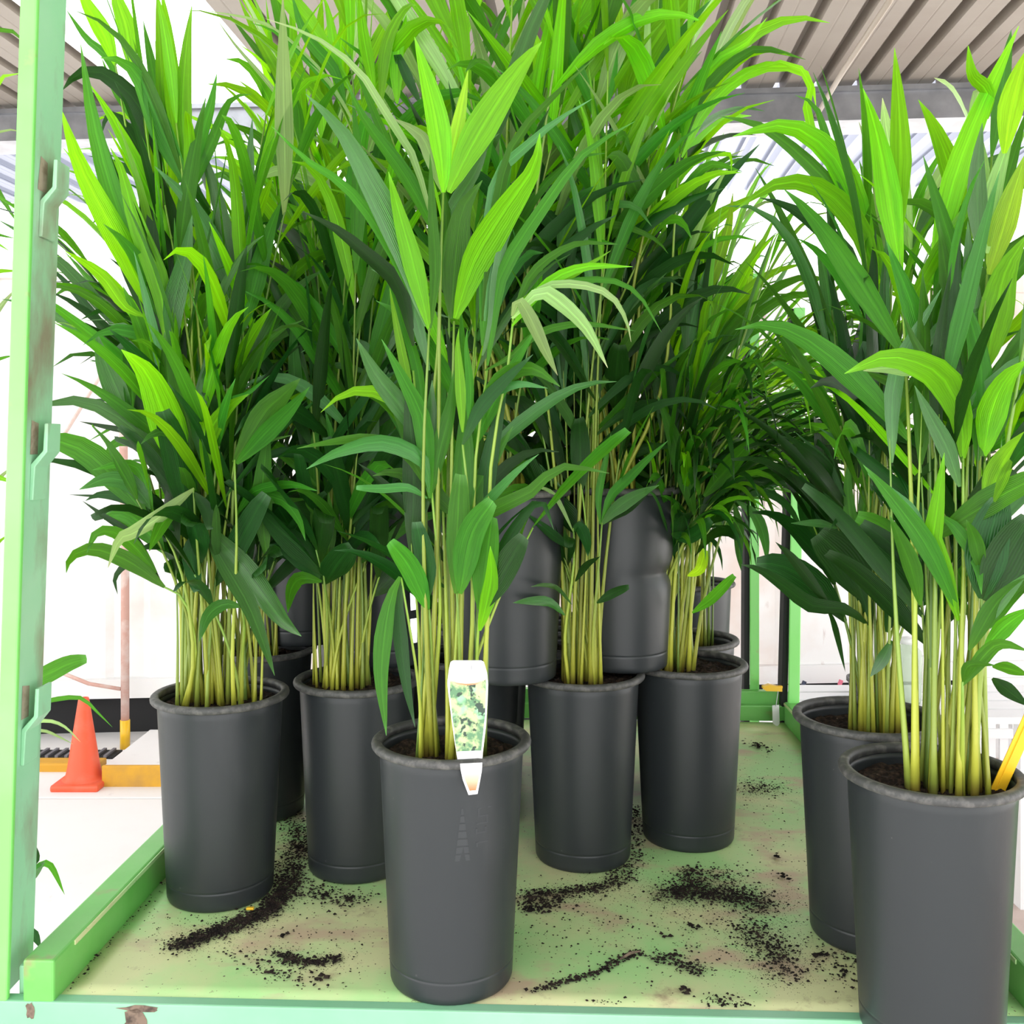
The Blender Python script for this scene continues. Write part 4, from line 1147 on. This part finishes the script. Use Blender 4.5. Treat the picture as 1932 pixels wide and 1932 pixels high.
fill('C', 5, (0.25, 0.8), (0.25, 0.5), (7, 10), 0.32, 0.036, 0.15, pal=pal_dark, azs=(150, 215), low=2, seed=5)
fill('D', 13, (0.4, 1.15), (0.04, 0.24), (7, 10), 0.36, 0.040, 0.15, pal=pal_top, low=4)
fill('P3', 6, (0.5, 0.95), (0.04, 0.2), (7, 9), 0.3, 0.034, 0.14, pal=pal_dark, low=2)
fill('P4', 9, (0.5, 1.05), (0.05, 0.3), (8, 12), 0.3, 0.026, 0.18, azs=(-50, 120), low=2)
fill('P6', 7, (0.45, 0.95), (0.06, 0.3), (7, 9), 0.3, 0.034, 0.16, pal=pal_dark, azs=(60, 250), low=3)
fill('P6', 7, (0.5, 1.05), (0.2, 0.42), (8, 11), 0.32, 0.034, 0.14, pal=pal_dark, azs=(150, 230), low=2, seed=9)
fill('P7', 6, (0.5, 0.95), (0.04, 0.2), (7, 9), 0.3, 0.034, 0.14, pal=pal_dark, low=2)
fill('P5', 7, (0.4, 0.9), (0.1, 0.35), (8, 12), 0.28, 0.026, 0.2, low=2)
# --- palm outside the trolley on the left
P = PLANTS['G']
rr = random.Random(77)
hero('G', '0', [(-80, 1350), (-20, 1310), (40, 1300)], [([(40, 1300), (90, 1272), (130, 1252), (164, 1243)], 34, 'm', -0.02, 1), ([(30, 1340), (90, 1322), (150, 1316), (180, 1340), (212, 1372)], 9, 'm', 0.0), ([(30, 1370), (85, 1360), (120, 1370), (152, 1400)], 7, 'p', 0.0), ([(30, 1385), (80, 1378), (115, 1392), (138, 1404)], 6, 'p', 0.0)], 0.0, -60)
hero('G', '0', [(-60, 1600), (0, 1650), (50, 1630)], [([(50, 1660), (70, 1635), (95, 1632), (122, 1688)], 12, 'm', 0.0), ([(45, 1640), (66, 1620), (60, 1585)], 18, 'k', 0.0), ([(40, 1790), (60, 1760), (78, 1790)], 20, 'k', 0.0), ([(45, 1665), (70, 1640), (85, 1625)], 20, 'b', 0.0)], 0.0, -50)
hero('G', '0', [(-120, 900), (-90, 500)], [([(-90, 420), (-30, 130), (-5, 45), (60, 90)], 26, 'm', 0.0), ([(-90, 430), (-40, 240), (0, 150), (40, 138)], 22, 'l', 0.0), ([(-90, 520), (-40, 330), (20, 400), (40, 430)], 20, 'm', 0.0), ([(-90, 560), (-30, 450), (30, 450)], 14, 'm', 0.0), ([(-90, 600), (-30, 520), (40, 510)], 14, 'l', 0.0), ([(-90, 800), (-20, 690), (30, 670)], 16, 'm', 0.0), ([(-90, 480), (-20, 270), (20, 245), (50, 250)], 12, 'p', 0.0)], 0.0, -90)
fill('G', 6, (0.9, 1.9), (0.04, 0.16), (7, 9), 0.34, 0.032, 0.16, azs=(80, 260), low=3)

# ------------------------------------------------------------------ tags and stakes
tg_ = empty('plant_tag', pix(882, 1440, 1.50), 'white plant tag with a leafy green picture slotted over the front pot rim', 'tag')


def plate(outline, depth, th, name, m, parent, tilt=0.0):
    q = [pix(px, py, depth + tilt * (1430 - py) / 180) for px, py in outline]
    n = len(q)
    q2 = [p + V((0, th, 0)) for p in q]
    MB().add(q + q2, [list(range(n))[::-1], [i + n for i in range(n)]] + [(i, (i + 1) % n, (i + 1) % n + n, i + n) for i in range(n)]).build(name, m, parent)


RZ = 1.627 - RP                                      # front of the rim
plate([(865, 1446), (857, 1395), (851, 1350), (846, 1310), (844, 1288), (847, 1262), (850, 1249), (855, 1246), (908, 1246), (913, 1249), (919, 1270), (921, 1290), (920, 1320), (917, 1370), (911, 1420), (909, 1446)], RZ + 0.017, 0.0008, 'tag_card', M['whitetag'], tg_, 0.012)
plate([(861, 1418), (855, 1365), (849, 1310), (849, 1286), (863, 1290), (880, 1292), (900, 1290), (917, 1282), (917, 1300), (915, 1350), (908, 1416)], RZ + 0.0166, 0.0003, 'leafy_picture', M['print'], tg_, 0.012)
plate([(849, 1283), (863, 1288), (880, 1290), (900, 1288), (917, 1279), (917, 1282), (900, 1291), (880, 1293), (863, 1291), (849, 1286)], RZ + 0.0164, 0.0003, 'orange_line', M['flame'], tg_, 0.012)
for k, (a, b) in enumerate(((872, 877), (880, 883), (886, 890), (889, 892))):
    plate([(a, 1264), (b, 1264), (b, 1256), (a, 1256)] if k != 1 else [(a, 1264), (b, 1264), (b, 1258), (a, 1258)], RZ + 0.0164, 0.0003, 'faint_print', M['greyprint'], tg_, 0.012)
plate([(868, 1441), (910, 1439), (909, 1455), (906, 1472), (901, 1498), (884, 1500), (873, 1471), (869, 1452)], RZ - 0.0015, 0.0008, 'tag_tongue', M['whitetag'], tg_)
plate([(872, 1450), (906, 1448), (903, 1470), (898, 1491), (886, 1492), (877, 1470)], RZ - 0.0019, 0.0003, 'flame_print', M['flame'], tg_)

sk = empty('plant_stake', pix(1888, 1474, 1.45), 'yellow plastic stake leaning in the soil of the near right pot', 'stake')
a_, b_ = pix(1889, 1478, 1.44), pix(1958, 1325, 1.42)
d_ = (b_ - a_).normalized()
s_ = V((0, 1, 0)).cross(d_).normalized()
def bar(p, q, wdt, th, off=0.0):
    return [p - s_ * wdt, p + s_ * wdt, p + s_ * wdt + V((0, th, 0)), p - s_ * wdt + V((0, th, 0)), q - s_ * wdt, q + s_ * wdt, q + s_ * wdt + V((0, th, 0)), q - s_ * wdt + V((0, th, 0))]
MB().hexa(bar(a_ - d_ * 0.03, b_, 0.0105, 0.002)).build('blade', M['yellowtag'], sk, bevel=0.0006)
MB().hexa([p - s_ * 0.003 - V((0, 0.002, 0)) for p in bar(a_ - d_ * 0.02, b_, 0.0012, 0.0025)]).build('spine', M['yellowtag'], sk)

pt = empty('price_tag', pix(1463, 1350, 3.06), 'small white card tag hanging by string from a rear green upright', 'tag')
plate([(1457, 1331), (1470, 1330), (1471, 1365), (1466, 1372), (1458, 1364)], 3.06, 0.001, 'card', M['whitetag'], pt)
MB().tube([pix(1464, 1333, 3.058), pix(1466, 1318, 3.058), pix(1468, 1304, 3.06)], 0.0012, 5).build('string', M['greyprint'], pt)
lbl = empty('shelf_clip', pix(1456, 1300, 3.10), 'yellow plastic clip lying on the rear rail beside the uprights', 'clip')
plate([(1440, 1296), (1452, 1292), (1476, 1297), (1476, 1305), (1446, 1304), (1440, 1300)], 3.08, 0.02, 'clip_body', M['yellowtag'], lbl)
MB().box(pix(1470, 1296, 3.09), (0.02, 0.012, 0.008)).build('clip_jaw', M['yellowtag'], lbl, bevel=0.002)
# silver strips stand in for the shiny highlight on the stacked dark pot
lb = empty('pot_highlight', pix(781, 1180, 2.10), 'shiny silver label stuck on a stacked dark pot behind the front canes', 'label')
plate([(773, 1100), (786, 1098), (786, 1150), (775, 1152)], 2.105, 0.001, 'upper_strip', M['silver'], lb)
plate([(774, 1168), (787, 1166), (787, 1212), (776, 1214)], 2.105, 0.001, 'lower_strip', M['silver'], lb)

# ------------------------------------------------------------------ spilled soil on the deck (stuff)
def deck_pt(px, py):
    y = CAMZ * F / (py - CY)
    return V(((px - CX) / F * y, y, 0))


rr = random.Random(99)
soil_mb = MB()
def crumb(p, r):
    n = len(soil_mb.v)
    a = rr.uniform(0, 6.28)
    ring = []
    for k in range(4):
        th = a + k * 1.5708 + rr.uniform(-.3, .3)
        ring.append(p + V((math.cos(th) * r * rr.uniform(.6, 1.2), math.sin(th) * r * rr.uniform(.6, 1.2), r * rr.uniform(0.15, 0.5))))
    soil_mb.v += [p + V((0, 0, r * rr.uniform(.6, 1.1)))] + ring + [p + V((q, w2, -0.001)) for q, w2 in ((r * .5, 0), (0, r * .5), (-r * .5, 0), (0, -r * .5))]
    for k in range(4):
        k2 = (k + 1) % 4
        soil_mb.f.append([n, n + 1 + k, n + 1 + k2])
    soil_mb.f.append([n + 1, n + 2, n + 3, n + 4][::-1])


pots2d = [(P_['c'].x, P_['c'].y) for k_, P_ in PLANTS.items() if P_['c'].z == 0]
def ok(p):
    l = p - TO
    u = l.x * math.cos(TA) + l.y * math.sin(TA)
    v = -l.x * math.sin(TA) + l.y * math.cos(TA)
    return abs(u) < HW - 0.004 and FR + 0.003 < v < BK - 0.01 and all((p.x - a) ** 2 + (p.y - b) ** 2 > 0.100 ** 2 for a, b in pots2d)


def heap(path, wpx, n, r=(0.0012, 0.0045)):
    for _ in range(n):
        i = rr.randrange(len(path) - 1)
        t = rr.random()
        px = path[i][0] + (path[i + 1][0] - path[i][0]) * t + rr.gauss(0, wpx)
        py = path[i][1] + (path[i + 1][1] - path[i][1]) * t + rr.gauss(0, wpx * 0.42)
        if py < 1350:
            continue
        p = deck_pt(px, py)
        if ok(p):
            crumb(p + V((0, 0, rr.uniform(0, 0.003))), r[0] + (r[1] - r[0]) * rr.random() ** 2)


heap([(330, 1790), (390, 1765), (450, 1745), (505, 1720), (530, 1690)], 13, 2300)
heap([(530, 1690), (545, 1660), (555, 1620), (570, 1590), (545, 1540)], 16, 1500)
heap([(525, 1800), (560, 1815), (600, 1818), (640, 1808)], 9, 420)
heap([(530, 1660), (600, 1690), (680, 1700)], 26, 480)
heap([(460, 1800), (520, 1830), (600, 1850)], 30, 200)
heap([(990, 1690), (1060, 1685), (1130, 1680), (1180, 1655), (1195, 1610)], 14, 1000)
heap([(990, 1705), (1050, 1712)], 20, 160, (0.002, 0.006))
heap([(1260, 1690), (1300, 1680), (1350, 1690), (1400, 1690), (1450, 1715)], 20, 1500)
heap([(1300, 1650), (1310, 1660), (1395, 1650)], 22, 420)
heap([(1400, 1740), (1430, 1770), (1470, 1800), (1480, 1850)], 24, 620)
heap([(1010, 1872), (1060, 1855), (1120, 1840), (1165, 1815), (1205, 1798)], 7, 420)
heap([(1230, 1805), (1290, 1820), (1330, 1840)], 13, 240)
heap([(1400, 1490), (1440, 1484), (1460, 1490)], 18, 260)
heap([(1405, 1400), (1440, 1410), (1450, 1420)], 10, 40, (0.002, 0.006))
heap([(1130, 1900), (1160, 1900)], 14, 90)
heap([(1340, 1885), (1400, 1905)], 18, 130)
heap([(1200, 1520), (1200, 1600)], 10, 300)
heap([(330, 1790), (390, 1765), (450, 1745), (505, 1720), (530, 1690)], 30, 1500, (0.0005, 0.0014))
heap([(530, 1690), (555, 1620), (545, 1560)], 34, 900, (0.0005, 0.0014))
heap([(525, 1800), (600, 1818), (640, 1808)], 24, 500, (0.0005, 0.0014))
heap([(990, 1695), (1130, 1680), (1195, 1610)], 30, 1300, (0.0005, 0.0014))
heap([(1250, 1690), (1330, 1680), (1460, 1710)], 45, 3000, (0.0005, 0.0015))
heap([(1400, 1740), (1470, 1800), (1480, 1850)], 45, 1400, (0.0005, 0.0014))
heap([(1400, 1490), (1460, 1490)], 35, 600, (0.0005, 0.0014))
heap([(300, 1720), (700, 1800)], 90, 420, (0.0008, 0.003))
heap([(1000, 1750), (1600, 1750)], 120, 1100, (0.0008, 0.003))
heap([(1400, 1450), (1500, 1650)], 50, 260, (0.0008, 0.003))
heap([(125, 1868), (310, 1655)], 6, 150, (0.001, 0.004))
heap([(1560, 1790), (1620, 1860)], 25, 130)
for (px, py) in ((1462, 1617), (1305, 1648), (1475, 1655), (1290, 1870), (1262, 1768), (1310, 1750), (1275, 1800), (1000, 1720), (660, 1640), (610, 1690), (655, 1700), (540, 1765), (508, 1835), (610, 1848), (1440, 1412), (1430, 1408), (1545, 1800)):
    for _ in range(5):
        p = deck_pt(px + rr.gauss(0, 7), py + rr.gauss(0, 3))
        if ok(p):
            crumb(p, rr.uniform(0.004, 0.008))
spill = tag(soil_mb.build('spilled_soil', M['crumb']), 'dark crumbs of potting soil scattered over the green deck between the pots', 'soil', kind='stuff')
p = deck_pt(472, 1722)
ch = MB()
ch.box(p + V((0, 0, 0.008)), (0.014, 0.007, 0.004))
tag(ch.build('bark_chip', M['yellowtag'], bevel=0.001), 'tiny orange chip lying on the soil beside the left pot', 'chip')
p, q = deck_pt(1170, 1815), deck_pt(1208, 1799)
tag(MB().tube([p + V((0, 0, 0.005)), (p + q) / 2 + V((0, 0, 0.008)), q + V((0, 0, 0.004))], [0.0018, 0.0026, 0.0012], 6).build('twig', M['rust']), 'thin brown twig lying on the deck right of the tagged pot', 'twig')

# ------------------------------------------------------------------ outside on the left: cone, kerbs, pole, trailer
def gpt(px, py):
    y = (CAMZ - GROUND) * F / (py - CY)
    return V(((px - CX) / F * y, y, GROUND))


cb = gpt(158, 1483)
cone = empty('traffic_cone', cb, 'orange traffic cone standing on the pale ground beside the yellow kerb', 'cone')
MB().box(cb + V((0, 0, 0.022)), (0.225, 0.225, 0.034)).build('base', M['cone'], cone, bevel=0.012)
for sx in (-1, 1):
    for sy in (-1, 1):
        MB().box(cb + V((sx * 0.08, sy * 0.08, 0.005)), (0.04, 0.04, 0.012)).build('foot', M['dark'], cone)
MB().lathe([(0.098, 0.038), (0.086, 0.046), (0.080, 0.06), (0.072, 0.10), (0.024, 0.415), (0.0215, 0.42), (0.017, 0.42), (0.017, 0.40)], cb, 28).build('body', M['cone'], cone, smooth=True)

k0 = gpt(195, 1485)
MB_ = MB()
yk = k0.y
x0, x1 = k0.x, 0.9
kb = empty('yellow_kerb', V((x0, yk, GROUND)), 'thick yellow painted kerb block with white top to the right of the cone', 'kerb')
MB().box(((x0 + x1) / 2, yk + 0.30, GROUND + 0.05), (x1 - x0, 0.60, 0.10)).build('top_slab', M['concrete'], kb, bevel=0.004)
MB().box(((x0 + x1) / 2, yk - 0.012, GROUND + 0.052), (x1 - x0, 0.022, 0.112)).build('yellow_face', M['yellow'], kb, bevel=0.006)
k1 = gpt(100, 1460)
k2 = empty('kerb_strip', V((-3.4, k1.y, GROUND)), 'thin yellow kerb strip running left behind the cone', 'kerb')
MB().box(((-4.6 + x0 - 0.1) / 2, k1.y + 0.05, GROUND + 0.024), (x0 - 0.1 + 4.6, 0.10, 0.052)).build('strip', M['yellow'], k2, bevel=0.008)
gg = gpt(100, 1428)
gt = empty('drain_grate', V((-3.0, gg.y, GROUND)), 'grey drain grating in the ground behind the thin yellow kerb', 'grate')
MB().box((-3.2, gg.y, GROUND + 0.012), (2.3, 0.13, 0.01)).build('tray', M['dark'], gt)
for i in range(46):
    MB().box((-4.34 + i * 0.05, gg.y, GROUND + 0.020), (0.016, 0.13, 0.016)).build('bar', M['grate'], gt)

pb = gpt(236, 1415)
pole = empty('barrier_pole', pb, 'thin rust stained white pole with yellow foot behind the orange cone', 'pole')
MB().tube([pb + V((0, 0, 0.10)), pb + V((0.0, 0, 1.1)), pb + V((-0.02, 0, 2.25))], 0.022, 10).build('shaft', M['rustywhite'], pole, smooth=True)
MB().tube([pb, pb + V((0, 0, 0.16))], 0.026, 10).build('foot', M['yellowtag'], pole, smooth=True)
q0, q1 = pix(228, 1300, pb.y), pix(108, 1266, pb.y + 0.05)
MB().tube([q0, q0.lerp(q1, 0.5) + V((0, 0, -0.02)), q1], 0.011, 6).build('brace', M['rustywhite'], pole, smooth=True)

TRA = math.radians(5.0)
trl = V((-2.4, 5.42, GROUND))
trailer = empty('white_trailer', trl, 'long white rust-streaked trailer body raised over a dark gap behind the palms', 'trailer')


def tl(a, b, z):
    return trl + V((a * math.cos(TRA) - b * math.sin(TRA), a * math.sin(TRA) + b * math.cos(TRA), z))


LT0, LT1 = -3.2, 8.6
a = LT0
while a < LT1 - 0.01:                                # side panels with shallow folds
    vs_, fs = [], []
    pr = [(0, 0), (0.36, 0), (0.40, 0.022), (0.56, 0.022), (0.60, 0)]
    for z in (0.33, 2.55):
        vs_ += [tl(a + da, db, z) for da, db in pr]
    for i in range(4):
        fs.append((i, i + 1, 5 + i + 1, 5 + i))
    MB().add(vs_, fs).build('side_panel', M['white'], trailer)
    a += 0.6
def tbox(a0, a1, b0, b1, z0, z1, nm, m):
    MB().hexa([tl(a_, b_, z) for z in (z0, z1) for a_, b_ in ((a0, b0), (a1, b0), (a1, b1), (a0, b1))]).build(nm, m, trailer)
tbox(LT0, LT1, 0.03, 2.3, 0.30, 2.55, 'body', M['white'])
tbox(LT0, LT1, -0.03, 0.05, 0.23, 0.335, 'bottom_rail', M['rustywhite'] if False else M['white'])
tbox(LT0, LT1, -0.03, 0.05, 2.53, 2.62, 'top_rail', M['white'])
tbox(LT0, LT1, 0.10, 0.20, 0.0, 0.30, 'gap_shade_sheet', M['dark'])  # black sheet standing in for the shade under the trailer
for a in (-1.2, 1.6, 3.4, 6.5):
    tbox(a, a + 0.22, 0.06, 0.5, 0.0, 0.25, 'support_block', M['dark'])
# rust streaks run down from the seams on the left part
for (p0, p1, r_) in (((92, 868), (192, 705), 0.010), ((80, 870), (215, 878), 0.006)):
    a1, a2 = pix(*p0, 5.33), pix(*p1, 5.36)
    MB().tube([a1, a2], r_, 6).build('rust_strap', M['rustywhite'], trailer)

# things under and beside the trailer, right of the uprights
def bag(px, py, y, w_, h_, m, label, name='plastic_bag', cat='bag', seed=1):
    p = pix(px, py, y)
    p.z = GROUND
    rr2 = random.Random(seed)
    b = MB()
    prof = [(0.01, 0.0), (w_ * 0.48, 0.01), (w_ * 0.5, h_ * 0.3), (w_ * 0.42, h_ * 0.7), (w_ * 0.2, h_ * 0.93), (w_ * 0.06, h_), (0.004, h_ * 1.04)]
    b.lathe(prof, p, 14, lambda r, z, th: r * 0.25 * noise.noise(V((math.cos(th) * 2, math.sin(th) * 2, z * 9 + seed))))
    e = empty(name, p, label, cat, 'bags under the trailer')
    b.build('sack', m, e, smooth=True)
    MB().tube([p + V((0, 0, h_)), p + V((0.01, 0, h_ * 1.10))], 0.012, 6).build('knot', m, e)
bag(1448, 1300, 5.50, 0.16, 0.27, M['whitetag'], 'whitish tied bag on the ground between the two rear green uprights', seed=2)
bag(1545, 1300, 5.50, 0.20, 0.24, M['blue'], 'pale blue tied bag on the ground right of the rear green uprights', seed=3)
bag(1584, 1300, 5.60, 0.14, 0.26, M['pink'], 'pink tied bag beside the pale blue bag under the trailer', seed=4)
bag(1515, 1300, 5.62, 0.14, 0.25, M['navy'], 'navy tied bag behind the pale blue bag under the trailer', seed=5)

# spare grey pot and clear jug on a low bench behind the near right pots
bx = pix(1680, 1330, 3.3)
bench = empty('low_bench', V((bx.x, 3.3, GROUND)), 'low white slatted bench behind the right pots outside the trolley', 'bench')
BZ = CAMZ - (1318 - CY) / F * 3.3
for i in range(4):
    MB().box((bx.x + 0.12, 3.12 + i * 0.11, BZ - 0.012), (0.9, 0.09, 0.022)).build('slat', M['whitetag'], bench, bevel=0.003)
for sx in (-0.28, 0.52):
    for sy in (3.13, 3.44):
        MB().box((bx.x + sx, sy, (BZ - 0.024 + GROUND) / 2), (0.05, 0.05, BZ - 0.024 - GROUND)).build('leg', M['whitetag'], bench)
sp_ = V((pix(1645, 1318, 3.3).x, 3.3, BZ))
spare = empty('spare_pot', sp_, 'small empty grey pot on the low bench behind the right pots', 'pot')
MB().lathe([(0.001, 0.003), (0.065, 0.0), (0.078, 0.066), (0.074, 0.066), (0.062, 0.006), (0.001, 0.006)], sp_, 28).build('wall', M['rim'], spare, smooth=True)
MB().lathe([(0.078, 0.058), (0.082, 0.058), (0.082, 0.070), (0.075, 0.070)], sp_, 28, close=True).build('rim', M['rim'], spare, smooth=True)
jp = V((pix(1714, 1318, 3.25).x, 3.25, BZ))
jug = empty('clear_jug', jp, 'cloudy clear plastic jug standing behind the near right palm canes', 'jug')
MB().lathe([(0.001, 0.003), (0.036, 0.0), (0.040, 0.01), (0.044, 0.15), (0.040, 0.17), (0.026, 0.185), (0.022, 0.20)], jp, 24).build('body', M['clear'], jug, smooth=True)
MB().lathe([(0.024, 0.195), (0.026, 0.195), (0.026, 0.215), (0.001, 0.217)], jp, 20).build('cap', M['whitetag'], jug, smooth=True)
# white slatted crate beyond the right pot
cp = gpt(1935, 1482)
crate = empty('slatted_crate', cp, 'white slatted crate on the ground at the right beyond the yellow stake', 'crate')
for sx in (-0.3, 0.3):
    for sy in (0.0, 0.45):
        MB().box(cp + V((sx, sy, 0.26)), (0.05, 0.05, 0.52)).build('corner_post', M['whitetag'], crate)
for i in range(9):
    MB().box(cp + V((-0.24 + i * 0.06, -0.03, 0.26)), (0.04, 0.012, 0.5)).build('slat', M['whitetag'], crate)
for z in (0.03, 0.26, 0.50):
    MB().box(cp + V((0, -0.042, z)), (0.66, 0.014, 0.045)).build('rail', M['whitetag'], crate)
